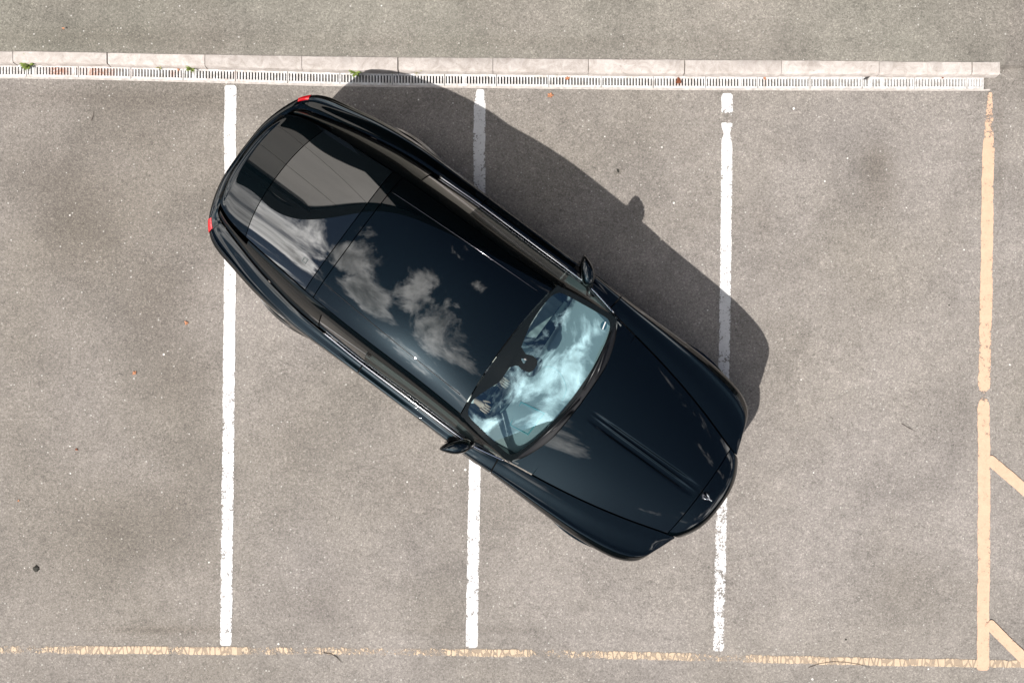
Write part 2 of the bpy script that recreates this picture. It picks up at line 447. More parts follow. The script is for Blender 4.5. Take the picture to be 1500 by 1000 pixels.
def facing_fac(nt, f0):
    lw = N(nt, 'ShaderNodeLayerWeight'); lw.inputs['Blend'].default_value = 0.5
    p = math_node(nt, 'POWER', lw.outputs['Facing'], 5.0)
    return math_node(nt, 'ADD', f0, math_node(nt, 'MULTIPLY', p, 1 - f0))
m_sideglass = bpy.data.materials.new('side_window_glass'); m_sideglass.use_nodes = True
nt = m_sideglass.node_tree
for n in list(nt.nodes): nt.nodes.remove(n)
tr = N(nt, 'ShaderNodeBsdfTransparent'); tr.inputs[0].default_value = (0.60, 0.66, 0.64, 1)
gl = N(nt, 'ShaderNodeBsdfGlossy'); gl.inputs['Roughness'].default_value = 0.0
fr = facing_fac(nt, 0.03)
mx = N(nt, 'ShaderNodeMixShader'); ou = N(nt, 'ShaderNodeOutputMaterial')
nt.links.new(fr, mx.inputs[0]); nt.links.new(tr.outputs[0], mx.inputs[1]); nt.links.new(gl.outputs[0], mx.inputs[2]); nt.links.new(mx.outputs[0], ou.inputs[0])
# windscreen: solar glass, mirror-like teal film over a tinted pane
m_wind = bpy.data.materials.new('solar_windscreen_glass'); m_wind.use_nodes = True
nt = m_wind.node_tree
for n in list(nt.nodes): nt.nodes.remove(n)
tr = N(nt, 'ShaderNodeBsdfTransparent'); tr.inputs[0].default_value = (0.52, 0.66, 0.68, 1)
gl = N(nt, 'ShaderNodeBsdfGlossy'); gl.inputs['Color'].default_value = (0.56, 0.83, 0.92, 1); gl.inputs['Roughness'].default_value = 0.0
fr = facing_fac(nt, 0.20)
mx = N(nt, 'ShaderNodeMixShader'); ou = N(nt, 'ShaderNodeOutputMaterial')
nt.links.new(fr, mx.inputs[0]); nt.links.new(tr.outputs[0], mx.inputs[1]); nt.links.new(gl.outputs[0], mx.inputs[2]); nt.links.new(mx.outputs[0], ou.inputs[0])

def stone_mat():
    m, nt, b = mat_new('kerb_concrete')
    geo = N(nt, 'ShaderNodeNewGeometry'); oi = N(nt, 'ShaderNodeObjectInfo')
    n1 = N(nt, 'ShaderNodeTexNoise', inp={'Scale': 9.0, 'Detail': 6.0, 'Roughness': 0.7, 'Distortion': 1.0}); nt.links.new(geo.outputs['Position'], n1.inputs['Vector'])
    n2 = N(nt, 'ShaderNodeTexNoise', inp={'Scale': 90.0, 'Detail': 3.0, 'Roughness': 0.7}); nt.links.new(geo.outputs['Position'], n2.inputs['Vector'])
    c = mixc(nt, ramp(nt, n1.outputs['Fac'], [(0.35, 0.0), (0.65, 1.0)]), (0.31, 0.275, 0.25), (0.46, 0.42, 0.395))
    c = mixc(nt, 1.0, c, ramp(nt, n2.outputs['Fac'], [(0.3, 0.88), (0.7, 1.06)]), 'MULTIPLY')
    c = mixc(nt, 1.0, c, ramp(nt, oi.outputs['Random'], [(0.0, 0.90), (1.0, 1.08)]), 'MULTIPLY')
    n3 = N(nt, 'ShaderNodeTexNoise', inp={'Scale': 26.0, 'Detail': 2.0}); nt.links.new(geo.outputs['Position'], n3.inputs['Vector'])
    c = mixc(nt, ramp(nt, n3.outputs['Fac'], [(0.68, 0.0), (0.74, 0.5)]), c, (0.20, 0.17, 0.15))
    nt.links.new(c, b.inputs['Base Color']); b.inputs['Roughness'].default_value = 0.9
    bp = N(nt, 'ShaderNodeBump', inp={'Strength': 0.4, 'Distance': 0.002}); nt.links.new(n2.outputs['Fac'], bp.inputs['Height']); nt.links.new(bp.outputs[0], b.inputs['Normal'])
    return m
m_kerb = stone_mat()

def grate_mat():
    m, nt, b = mat_new('pale_grating')
    geo = N(nt, 'ShaderNodeNewGeometry'); at = N(nt, 'ShaderNodeAttribute', attribute_name='rust')
    n1 = N(nt, 'ShaderNodeTexNoise', inp={'Scale': 16.0, 'Detail': 5.0, 'Roughness': 0.7}); nt.links.new(geo.outputs['Position'], n1.inputs['Vector'])
    n2 = N(nt, 'ShaderNodeTexNoise', inp={'Scale': 80.0, 'Detail': 3.0}); nt.links.new(geo.outputs['Position'], n2.inputs['Vector'])
    c = mixc(nt, ramp(nt, n1.outputs['Fac'], [(0.35, 0.0), (0.62, 1.0)]), (0.40, 0.375, 0.35), (0.60, 0.60, 0.60))
    c = mixc(nt, 1.0, c, ramp(nt, n2.outputs['Fac'], [(0.3, 0.85), (0.6, 1.0)]), 'MULTIPLY')
    rf = math_node(nt, 'MULTIPLY', at.outputs['Fac'], ramp(nt, n2.outputs['Fac'], [(0.38, 0.0), (0.55, 1.0)]))
    c = mixc(nt, rf, c, (0.34, 0.12, 0.045))
    nt.links.new(c, b.inputs['Base Color']); b.inputs['Roughness'].default_value = 0.6
    return m
m_grate = grate_mat()
m_concrete = simple('channel_concrete_edge', (0.44, 0.40, 0.37), rough=0.9, bump=0.5, var=0.3, vscale=25)
m_leaf_or = simple('dry_orange_leaf', (0.62, 0.30, 0.16), rough=0.7, var=0.35, vscale=120)
m_leaf_br = simple('dry_brown_leaf', (0.30, 0.10, 0.045), rough=0.7, var=0.4, vscale=120)
m_weed = simple('weed_green', (0.17, 0.23, 0.045), rough=0.6, var=0.35, vscale=90)
m_weed_y = simple('weed_yellow_green', (0.30, 0.29, 0.08), rough=0.6, var=0.3, vscale=90)
m_twig = simple('twig_bark', (0.06, 0.04, 0.03), rough=0.9)
m_dark = simple('dark_crumbly_lump', (0.03, 0.028, 0.022), rough=0.9, bump=1.0, bscale=150, var=0.5, vscale=80)
m_pale = simple('pale_chalky_stone', (0.72, 0.70, 0.68), rough=0.9)
m_feather = simple('grey_feather', (0.09, 0.085, 0.085), rough=0.8, var=0.4)

# ------------------------------------------------------------------ ground sheet
kerb_u = interp([-8000, 0, 250, 500, 750, 1000, 1465, 9000], [0, 0, 4, 8, 10.5, 12.5, 15.5, 16])   # how the kerb's back edge bends (photo px)
kerb_g = interp([-8000, 0, 300, 500, 750, 1000, 1465, 9000], [0, 0, 6, 11.5, 14.5, 17, 18, 18])       # and the drain
def kline(xp, base):            # photo y of a line that follows the kerb
    t = min(max((base - 75) / 20.0, 0), 1)
    return base + kerb_u(xp) * (1 - t) + kerb_g(xp) * t
STAINS = [(120, 330, 70, 90, .22), (230, 450, 50, 70, .20), (265, 560, 45, 50, .12), (60, 250, 60, 50, .10), (1283, 235, 26, 35, .26), (1290, 290, 35, 40, .18),
          (1150, 215, 35, 30, .12), (160, 780, 70, 60, .13), (255, 750, 40, 50, .12), (1330, 850, 60, 50, .12), (480, 880, 80, 40, .08), (1120, 330, 30, 45, .12),
          (600, 720, 60, 60, .08), (420, 640, 50, 60, .07), (1210, 640, 70, 60, .07), (240, 921, 90, 5, .22), (700, 920, 150, 4, .14), (980, 928, 120, 4, .10),
          (150, 60, 260, 14, .12), (700, 70, 300, 12, .10), (1100, 70, 300, 10, .08), (720, 20, 60, 40, .06), (250, 150, 160, 18, .14), (100, 135, 120, 12, .12), (640, 150, 120, 20, .08),
          (1464, 190, 9, 70, .16), (1466, 290, 7, 50, .12), (1400, 600, 30, 60, .08), (905, 250, 5, 3, .5), (1452, 455, 12, 5, .12), (190, 195, 60, 30, .08)]
def stain_at(X, Y):
    xp = 750 + X * PPM; yp = 500 - Y * PPM
    s = 0.0
    for (ax, ay, rx, ry, w) in STAINS:
        e = ((xp-ax)/rx)**2 + ((yp-ay)/ry)**2
        if e < 9: s += 1.45 * w * math.exp(-e)
    if xp < 330: s += 0.10
    s += 0.05 * max(0, 1 - yp / 420.0) if yp > 130 and xp < 620 else 0
    s -= 0.09 * min(max((xp - 350) / 900.0, 0), 1)
    return s

KERB_END = 1465
GR_T, GR_B = 94.5, 112.5      # grating edges at x=0 (photo px)
xs = [-150, -80, -40, -20, -12, -8, -6.2] + list(np.arange(-5.4, 5.41, 0.06)) + [6.2, 8, 12, 20, 40, 80, 150]
rows = []   # (kind, value, z): 'y' absolute metres, 'k' px offset that follows the kerb
for y in [-150, -80, -40, -20, -12, -8, -6, -5, -4.2] + list(np.arange(-3.6, 2.35, 0.06)): rows.append(('y', y, 0.0))
rows += [('k', 116, 0.0), ('k', GR_B + 0.2, 0.0), ('k', GR_B - 0.2, -0.09), ('k', GR_T + 0.2, -0.09), ('k', GR_T - 0.2, 0.0), ('k', 84, 0.0), ('k', 83, 0.078)]
for y in list(np.arange(2.84, 3.7, 0.06)) + [4.2, 5, 6, 8, 12, 20, 40, 80, 150]: rows.append(('y', y, 0.078))
verts, st, up = [], [], []
for (kd, val, z) in rows:
    for X in xs:
        xp = 750 + X * PPM
        Y = val if kd == 'y' else (500 - kline(xp, val)) / PPM
        zz_ = z
        edge = KERB_END - 8 + (500 - Y * PPM < 95) * 0
        yp = 500 - Y * PPM
        lim = 1478 - 12 * min(max(yp / 95.0, 0), 1)
        if z > 0: zz_ = z * min(max((lim + 80 - xp) / 80.0, 0.0), 1.0)
        if z < 0 and xp > 1447: zz_ = 0.0
        if zz_ == 0.0 and z == 0.0: pass
        verts.append((X, Y, zz_))
        st.append(stain_at(X, Y) if abs(X) < 6 and abs(Y) < 4.5 else 0.0)
        up.append(1.0 if (z > 0 and xp < lim) or (kd == 'k' and val < 90 and xp < lim) else 0.0)
nx = len(xs)
faces = [(j*nx+i, j*nx+i+1, (j+1)*nx+i+1, (j+1)*nx+i) for j in range(len(rows)-1) for i in range(nx-1)]
gme = mesh('ground', verts, faces, m_ground)
a = gme.attributes.new('stain', 'FLOAT', 'POINT'); a.data.foreach_set('value', st)
a = gme.attributes.new('upper', 'FLOAT', 'POINT'); a.data.foreach_set('value', up)
ground = obj('ground', gme, None, None, smooth=False)
tag(ground, kind='structure')

# ------------------------------------------------------------------ painted lines
def line_strip(name, pts, width_px, mat, wear, rag=0.006, step=0.012, z=0.004, seed=0, end_round=True, label=None, gaps=(), wfun=None):
    """ragged painted strip through photo points; wear(t) in 0..1"""
    P = [px(x, y) for x, y in pts]
    seg = [(P[i+1]-P[i]).length for i in range(len(P)-1)]; L = sum(seg)
    n = max(int(L/step), 2); w = width_px / PPM / 2
    cross = 7
    verts, att, sta = [], [], []
    for i in range(n+1):
        s = L * i / n; k = 0; ss = s
        while k < len(seg)-1 and ss > seg[k]: ss -= seg[k]; k += 1
        d = (P[k+1]-P[k]).normalized(); p = P[k] + d*min(ss, seg[k]); nn = Vector((-d.y, d.x, 0))
        r1 = mnoise.fractal(Vector((s*14, seed*7.3, 0)), 0.9, 2.0, 3) * rag + mnoise.noise(Vector((s*3.2, seed*3.1, 5))) * rag * 1.1
        r2 = mnoise.fractal(Vector((s*14, seed*7.3+50, 0)), 0.9, 2.0, 3) * rag + mnoise.noise(Vector((s*3.2, seed*3.1, 9))) * rag * 1.1
        t = i/n
        wl = w * (wfun(t) if wfun else 1.0)
        a0, a1 = -wl + r1, wl + r2
        if end_round:
            e = min(s, L-s)/0.03
            if e < 1:
                f = math.sqrt(max(1-(1-e)**2, 0.02)); a0 *= 0.6+0.4*f; a1 *= 0.6+0.4*f
        for c in range(cross):
            q = p + nn*(a0 + (a1-a0)*c/(cross-1)); verts.append((q.x, q.y, z))
            edge = 1.0 if c in (0, cross-1) else 0.0
            att.append(min(wear(t) + 0.18*edge, 1.0)); sta.append(stain_at(q.x, q.y))
    faces = [(i*cross+c, i*cross+c+1, (i+1)*cross+c+1, (i+1)*cross+c) for i in range(n) for c in range(cross-1)
             if not any(g0 < i/n < g1 for g0, g1 in gaps)]
    me = mesh(name, verts, faces, mat)
    a = me.attributes.new('wear', 'FLOAT', 'POINT'); a.data.foreach_set('value', att)
    a = me.attributes.new('stain', 'FLOAT', 'POINT'); a.data.foreach_set('value', sta)
    o = obj(name, me, None, None, smooth=False)
    tag(o, label, None, None, 'structure')
    return o
line_strip('bay_line', [(337.5, 125), (337, 400), (334, 700), (331, 945)], 17.5, m_white, lambda t: 0.10 + 0.1*(t > .5), 0.0045, seed=1)
line_strip('bay_line', [(704, 131), (702.5, 160), (702, 300), (698, 560), (694, 760), (691, 948)], 17.5, m_white, lambda t: 0.12 + 0.10*math.sin(t*9)**2, 0.0035, seed=2,
           wfun=lambda t: 0.62 + 0.38*min(t/0.03, 1))
line_strip('bay_line', [(1065, 137), (1064, 300), (1061, 500), (1058, 700), (1052, 953)], 17.5, m_white, lambda t: 0.16 + 0.17*min(max((t-.30)*2.2, 0), 1) + (0.5 if 0.035 < t < 0.053 else 0), 0.0045, seed=3,
           wfun=lambda t: 0.93 - 0.38*math.exp(-((t-0.072)/0.008)**2))
line_strip('yellow_line', [(1450, 136), (1447, 210), (1444, 420), (1441, 560), (1440, 600), (1441, 700), (1440, 840), (1439, 981)], 17.5, m_yellow, lambda t: (0.42 if t < .08 else 0.16) + 0.6*math.exp(-((t-0.525)/0.008)**2) + .12*math.exp(-((t-.45)/.08)**2), 0.006, seed=4, z=0.008,
           wfun=lambda t: (0.35 + 6.5*t if t < 0.1 else 1.0) * (1 - 0.55*math.exp(-((t-0.525)/0.01)**2)))
line_strip('yellow_line', [(1446, 671), (1470, 691), (1560, 768)], 16, m_yellow, lambda t: 0.12, 0.003, seed=5, z=0.012)
line_strip('yellow_line', [(1446, 911), (1470, 935), (1560, 1022)], 16, m_yellow, lambda t: 0.12, 0.003, seed=6, z=0.012)
def wear_bottom(t):
    x = -60 + t * 1640
    w = interp([-60, 0, 40, 60, 110, 180, 245, 250, 265, 290, 350, 362, 380, 410, 450, 500, 560, 640, 700, 770, 790, 830, 850, 900, 990, 1010, 1025, 1080, 1100, 1140, 1200, 1400, 1600],
               [.55, .45, .5, .55, .30, .12, .10, .6, .35, .2, .15, .4, .6, .45, .55, .45, .6, .5, .25, .3, .65, .55, .5, .3, .25, .3, .58, .58, .35, .18, .2, .15, .15])
    return w(x) 
line_strip('yellow_line', [(-60, 950), (0, 950.5), (245, 952), (520, 953), (770, 956), (1000, 961), (1130, 965), (1300, 969), (1580, 973)], 11.5, m_yellow_worn, wear_bottom, 0.006, seed=7, end_round=False)

# ------------------------------------------------------------------ kerb of separate stones
kerb = empty('kerb', px(0, 95)); tag(kerb, kind='structure')
joints = [-410, -268, -125, 19, 157, 300, 442, 583, 722, 862, 1003, 1145, 1288, 1424, 1465]
for k in range(len(joints)-1):
    x0, x1 = joints[k] + (.4 + .4*(k % 3 == 1)), joints[k+1] - (.45 + .5*(k % 3 == 0))
    dy = random.uniform(-0.5, 0.5); dz = random.uniform(-0.002, 0.003)
    zt = 0.086 + dz
    bm = bmesh.new()
    nseg = 14
    rings = []
    prof = [(75.0, 0.02), (75.0, zt - 0.004), (75.8, zt), (88.6, zt), (90.2, zt - 0.003), (91.3, zt - 0.012), (92.0, zt - 0.045), (92.0, zt - 0.07), (92.0, 0.002)]
    for i in range(nseg+1):
        xp = x0 + (x1-x0)*i/nseg
        xin = xp
        ring = []
        chip = (1.2 if random.random() < 0.12 else 0.0)
        for (yb, z) in prof:
            # profile px given at kerb-top height
            p = px(xin, kline(xp, yb) + dy + (random.uniform(-.35, .35) if yb > 88 else random.uniform(-.2, .2)) - (chip if 90 < yb < 91.5 else 0), 0.086)
            ring.append(bm.verts.new((p.x, p.y, z)))
        rings.append(ring)
    m = len(prof)
    for i in range(nseg):
        for c in range(m-1): bm.faces.new((rings[i][c], rings[i+1][c], rings[i+1][c+1], rings[i][c+1]))
    bm.faces.new(rings[0]); bm.faces.new(rings[-1][::-1])
    o = bm_obj('kerb_stone', bm, m_kerb, None, True, 30)
    o.parent = kerb; o.matrix_parent_inverse = Matrix.Translation(-kerb.location)
# dark joint filler under the stones
bm = bmesh.new(); rings = []
for i in range(61):
    xp = -410 + (1465+410)*i/60.0
    ring = []
    for (yb, z) in [(76.5, 0.0), (76.5, 0.074), (88, 0.074), (90.5, 0.06), (90.5, 0.0)]:
        p = px(xp, kline(xp, yb), 0.086); ring.append(bm.verts.new((p.x, p.y, z)))
    rings.append(ring)
for i in range(60):
    for c in range(4): bm.faces.new((rings[i][c], rings[i+1][c], rings[i+1][c+1], rings[i][c+1]))
o = bm_obj('joint_mortar', bm, simple('dirty_mortar', (0.15, 0.13, 0.11), rough=0.95), None, False)
o.parent = kerb; o.matrix_parent_inverse = Matrix.Translation(-kerb.location)

# ------------------------------------------------------------------ drainage channel with slotted gratings
drain = empty('drainage_channel', px(0, 104)); tag(drain, 'pale slotted drainage channel running along the foot of the kerb', 'drain')
def drain_child(o):
    o.parent = drain; o.matrix_parent_inverse = Matrix.Translation(-drain.location); return o
RUST = [(80, 8, .9), (92, 10, .8), (135, 9, 1.), (150, 10, 1.), (165, 8, .7), (195, 5, .4), (253, 4, .8), (262, 3, .4), (345, 4, .4), (100, 25, .3), (995, 6, .7), (1122, 3, .4)]
def rust_at(xp): return min(sum(.6*w*math.exp(-((xp-a)/r)**2) for a, r, w in RUST), 1.0)
segs = [345 + 76.5*i for i in range(-8, 15)]
gx = [s for s in segs if s < 1440] + [1441]
for k in range(len(gx)-1):
    x0, x1 = gx[k] + 0.5, gx[k+1] - 0.5
    if x1 - x0 < 10: continue
    bm = bmesh.new(); zt = 0.004 + random.uniform(-0.001, 0.002)
    lay = bm.verts.layers.float.new('rust')
    def slab(xa, xb, ya, yb, ztop, th=0.02):
        vs = []
        for z in (ztop-th, ztop):
            for (xx, yy) in ((xa, ya), (xb, ya), (xb, yb), (xa, yb)):
                p = px(xx, kline(xx, yy)); v = bm.verts.new((p.x, p.y, z)); v[lay] = rust_at(xx); vs.append(v)
        for f in ((4,5,6,7), (0,3,2,1), (0,1,5,4), (1,2,6,5), (2,3,7,6), (3,0,4,7)): bm.faces.new([vs[i] for i in f])
    slab(x0, x1, 94.8, 98.0, zt); slab(x0, x1, 109.2, 112.4, zt)
    nb = int(round((x1-x0)/4.32))
    pitch = (x1-x0)/nb
    for i in range(nb+1):
        c = x0 + pitch*i
        w = 1.12 if 0 < i < nb else 1.5
        a0, a1 = max(c-w, x0), min(c+w, x1)
        if random.random() < (0.06 if 40 < c < 460 or c > 1240 else 0.015): a1 = min(a1 + 1.6, x1)       # slots silted up
        slab(a0, a1, 98.02, 109.18, zt - 0.0015)
    o = drain_child(bm_obj('grating', bm, m_grate, None, False))
# concrete margins and the dark trough
bm = bmesh.new()
for (ya, yb, z) in ((112.5, 115.3, 0.003),):
    r = []
    for i in range(81):
        xp = -250 + (1450+250)*i/80.0
        wob = mnoise.noise(Vector((xp*0.05, 3, 0)))*0.5
        a_ = px(xp, kline(xp, ya)); b_2 = px(xp, kline(xp, yb)+wob)
        r.append((bm.verts.new((a_.x, a_.y, z)), bm.verts.new((b_2.x, b_2.y, z)), bm.verts.new((b_2.x, b_2.y, -0.01))))
    for i in range(80):
        for c in range(2): bm.faces.new((r[i][c], r[i+1][c], r[i+1][c+1], r[i][c+1]))
drain_child(bm_obj('concrete_margin', bm, m_concrete, None, False))
bm = bmesh.new(); r = []
for i in range(61):
    xp = -250 + 1700*i/60.0
    p1 = px(xp, kline(xp, 94.6)); p2 = px(xp, kline(xp, 112.4))
    r.append([bm.verts.new((p1.x, p1.y, -0.004)), bm.verts.new((p1.x, p1.y, -0.08)), bm.verts.new((p2.x, p2.y, -0.08)), bm.verts.new((p2.x, p2.y, -0.004))])
for i in range(60):
    for c in range(3): bm.faces.new((r[i][c], r[i+1][c], r[i+1][c+1], r[i][c+1]))
drain_child(bm_obj('trough', bm, simple('wet_dark_trough', (0.012, 0.012, 0.013), rough=0.7), None, False))

# ------------------------------------------------------------------ the car
CAR_A = R(-36.7)
car = empty('parked_car', (-0.280, 0.122, 0), CAR_A)
tag(car, 'glossy black two-door coupe parked askew across the white bay lines', 'car')

yI = interp([-2.6, -2.42, -2.30, -2.1, -1.7, -1.3, -.9, -.5, 0, .45, .9, 1.3, 1.6, 1.95, 2.32, 2.42],
            [.48, .53, .585, .645, .735, .79, .81, .82, .82, .822, .7525, .695, .640, .558, .452, .425])
zI = cspline([-2.45, -2.0, -1.3, -.5, .4, .9, 1.3, 1.7, 2.0, 2.32, 2.42], [.835, .885, .975, 1.01, 1.01, .970, .95, .93, .905, .868, .85])
# stations of the left flank: inner point x, outer x, outer y, outer z
ST = [(-2.435, -2.525, 0.0, .84), (-2.42, -2.51, .29, .84), (-2.38, -2.45, .53, .83), (-2.32, -2.36, .70, .82), (-2.21, -2.22, .80, .82), (-2.0, -1.97, .860, .82),
      (-1.7, -1.67, .915, .83), (-1.3, -1.3, .945, .84), (-.9, -.9, .940, .84), (-.5, -.5, .935, .84), (0, 0, .935, .84), (.5, .5, .940, .83), (.9, .93, .943, .80),
      (1.3, 1.35, .948, .80), (1.65, 1.70, .946, .79), (1.95, 2.0, .918, .775), (2.15, 2.17, .872, .765), (2.27, 2.285, .785, .76), (2.35, 2.345, .635, .76), (2.405, 2.405, .455, .765)]
YIN0 = [0.0, .26, .50]   # inner y at the tail, where the inner line runs across the car
inner_tab = []
for i, s in enumerate(ST):
    yi = YIN0[i] if i < 3 else yI(s[0]) + 0.007
    inner_tab.append((s[0], yi, zI(s[0]) + (0.02 if i < 3 else 0)))
fin = catmull(inner_tab); fout = catmull([(s[1], s[2], s[3]) for s in ST])
XW_F, XW_R, ZW, RW = 1.69, -1.42, 0.36, 0.405

def flank(s, q, off=0.0):
    sgn = 1
    if s < 0: s = -s; sgn = -1
    I = fin(s); O = fout(s)
    if s < 2.0: pass
    dirv = np.array([O[0]-I[0], O[1]-I[1]]); dirv /= max(np.linalg.norm(dirv), 1e-6)
    # outward direction = outline normal
    e = 0.02; t = fout(min(s+e, 19)) - fout(max(s-e, 0)); nrm = np.array([-t[1], t[0]]); nrm /= max(np.linalg.norm(nrm), 1e-6)
    if np.dot(nrm, dirv) < 0: nrm = -nrm
    low = 0.22 if s < 15.6 else 0.60
    dx1, dx2 = O[0]-XW_F, O[0]-XW_R
    arch = 0
    for dx in (dx1, dx2):
        if abs(dx) < RW: arch = max(arch, ZW + math.sqrt(RW*RW - dx*dx))
    zb = max(low, arch)
    q0 = 0.6
    if q <= q0:
        th = q/q0*math.pi/2
        pw = 2.3 if I[0] < -.4 else 2.3 + 1.1*min((I[0]+.4)/1.4, 1); ex = 2/pw
        a = 1 - (1-math.sin(th))**1.0
        a = math.sin(th)**ex; b = math.cos(th)**ex
        X = I[0] + (O[0]-I[0])*a; Y = I[1] + (O[1]-I[1])*a
        z = O[2] + (I[2]-O[2])*b
        crest = math.exp(-((a-0.78)/0.075)**2) - 0.5*math.exp(-((a-0.50)/0.20)**2)
        if 2.5 < s: z += 0.013*crest*min((s-2.5)/2, 1)*min((19-s)/3+0.1, 1)
        nz = b
        X += off*nrm[0]*(1-nz); Y += off*nrm[1]*(1-nz); z += off*nz
    else:
        t = (q-q0)/(1-q0)
        z = O[2] + (zb-O[2])*t
        h = (O[2]-z)
        prof = -0.030*math.sin(min(h/0.34, 1)*math.pi/2)**1.3 - 0.06*max(0, h-0.26) + 0.008*math.exp(-((h-0.42)/0.08)**2)
        fl = 0.0
        for dx, am in ((dx1, .026), (dx2, .050)):
            rr = math.hypot(dx, z-ZW)
            fl = max(fl, am*math.exp(-((rr-RW)/0.06)**2))
        prof = prof + fl + off
        X = O[0] + nrm[0]*prof; Y = O[1] + nrm[1]*prof
    return (X, sgn*Y, z)

QS = np.concatenate([np.linspace(0, .6, 26), np.linspace(.6, 1, 16)[1:]])
def flank_patch(name, s0, s1, mat, ns, q0=0.0, q1=1.0, off=0.0, side=1, skirt=0.018, parent=car):
    qs = [(q) for q in QS if q0 < q < q1]; qs = np.array([q0] + qs + [q1])
    ss = np.linspace(s0, s1, ns+1)
    def fn(u, v):
        p = flank(s0 + (s1-s0)*u, v, off)
        return (p[0], p[1]*side, p[2])
    return patch(name, fn, 0, 0, mat, parent, skirt, us=np.linspace(0, 1, ns+1), vs=qs)

bump_r = flank_patch('rear_bumper', -3.3, 3.3, m_paint, 60)
for sd in (1, -1):
    flank_patch('rear_fender', 3.33, 8.80, m_paint, 90, side=sd)
    d = flank_patch('door', 8.83, 11.70, m_paint, 40, side=sd)
    flank_patch('front_fender', 11.73, 18.95, m_paint, 110, side=sd)
    # tail lamp: red lens standing proud of the corner
    flank_patch('tail_lamp', 2.62, 3.25, m_red, 12, q0=0.24, q1=0.80, off=0.006, side=sd, skirt=0.01)
    flank_patch('headlamp', 17.0, 18.6, m_headl, 12, q0=0.70, q1=0.98, off=0.004, side=sd, skirt=0.008)
    # door handle: chrome bar near the door's rear edge
    bm = bmesh.new(); pts = [flank(s, 0.66, 0.028) for s in np.linspace(11.0, 11.42, 8)]
    pts = [(p[0], p[1]*sd, p[2]) for p in pts]
    tube(bm, [flank(11.0, .66, 0)[0:1] + (flank(11.0, .66, 0)[1]*sd, flank(11.0, .66, 0)[2])] + pts + [flank(11.42, .66, 0)[0:1] + (flank(11.42, .66, 0)[1]*sd, flank(11.42, .66, 0)[2])], 0.008, 8)
    h = bm_obj('door_handle', bm, m_paint); h.parent = d
    # sill trim
    def sill(u, v):
        x = -0.92 + (1.22+0.92)*u
        y = 0.915 + 0.022*math.sin(v*math.pi) + 0.012*u + 0.012*math.exp(-((x-0.75)/0.3)**2)
        return (x, sd*y, 0.30 - 0.12*v)
    patch('sill_trim', sill, 40, 8, m_paint, car, 0.02)

# ---- bonnet
zc_b = cspline([.85, 1.3, 1.8, 2.2, 2.45, 2.56], [1.035, 1.026, .997, .958, .921, .895])
xr_b = interp([0, .35, .55, .70, .76], [1.065, 1.05, 1.0, .93, .885])
def bonnet_z(x, y):
    ye = yI(x); e = min(abs(y)/max(ye, .1), 1.05)
    z = zc_b(x) - (zc_b(x)-zI(x))*(e**2.4)
    # centre spine with two tapering creases
    k = min(max((x-1.18)/0.25, 0), 1)*min(max((2.30-x)/0.22, 0), 1)
    t = min(max((x-1.2)/1.05, 0), 1)
    yL, yR = 0.008 + 0.032*t, -0.080 + 0.015*t
    sp = 1/(1+math.exp((y-yL)/0.0035)) * 1/(1+math.exp((yR-y)/0.0035))
    z -= k*(0.015*sp - 0.009*math.exp(-((y+0.022-.01*t)/0.010)**2))
    return z
def bonnet(u, v):
    # u across (-1..1), v from screen edge to nose seam
    uu = 2*u-1
    y1 = uu*0.7515
    xr = xr_b(abs(y1))
    x = xr + (2.322-xr)*v
    # the side edge follows the seam line
    ye = yI(x)
    y = uu*(ye-0.008)
    return (x, y, bonnet_z(x, y))
us = np.unique(np.concatenate([np.linspace(0, 1, 61), np.linspace(.43, .545, 70)]))
bon = patch('bonnet', bonnet, 0, 0, m_paint, car, 0.018, us=us, vs=np.linspace(0, 1, 81))
# ---- nose panel above the grille
xf_n = lambda y: 2.548 - 0.095*(abs(y)/.415)**2.7
def nose(u, v):
    uu = 2*u-1
    xf = xf_n(uu*.415)
    x = 2.331 + (xf-2.331)*v
    ye = .4475 + (.420-.4475)*v
    y = uu*ye
    z0 = bonnet_z(2.331, uu*.4475)
    z = z0 - 0.02*v - 0.05*v**5 - 0.006*abs(uu)**8
    return (x, y, z)
patch('nose_panel', nose, 0, 0, m_paint, car, 0.05, us=np.linspace(0, 1, 61), vs=1-(1-np.linspace(0, 1, 25))**1.5)
# ---- grille: dark chrome surround with upright vanes
bm = bmesh.new()
for (yy, hw) in ((0, 0),):
    pass
def gx_(y): return xf_n(y) - 0.03
for sgn in (-1, 1): box(bm, 2.38, gx_(.38)+0.01, sgn*.385-.014, sgn*.385+.014, .42, .83)
box(bm, 2.36, 2.47, -.37, .37, .405, .425)
gr = bm_obj('grille', bm, m_darkchrome, car, False)
vane = bmesh.new(); box(vane, -.03, .03, -.006, .006, .43, .83)
vo = bm_obj('vane', vane, m_chrome, None, False); vo.parent = gr
vo.location = (gx_(-.35)-.03, -.35, 0)
for i in range(1, 19):
    y = -.35 + .70*i/18
    c = vo.copy(); COL.objects.link(c); c.parent = gr; c.location = (gx_(y)-.03, y, 0)
# ---- front bumper
def fbump(u, v):
    t = 2*u-1; s = 19 - abs(t)*3.2
    sg = 1 if t >= 0 else -1
    if abs(t) > 0.40:
        k = (abs(t)-.40)/.60
        s = 19 - k*3.25
        O = fout(s); X, Y = O[0], O[1]
    else:
        k = abs(t)/.40
        Y = .455*k; X = 2.39 + .065*(1-k**2.2)
    z = .63 - .43*v
    if abs(t) < .38: z = .415 - .215*v
    bulge = -.022 + .016*math.sin(v*math.pi)
    nrm = Vector((X, Y*1.0, 0)); nrm = Vector((1, 0.9*(Y/.86)**3, 0)).normalized()
    return (X + nrm.x*bulge, sg*(Y + nrm.y*bulge), z)
patch('front_bumper', fbump, 90, 12, m_paint, car, 0.02)

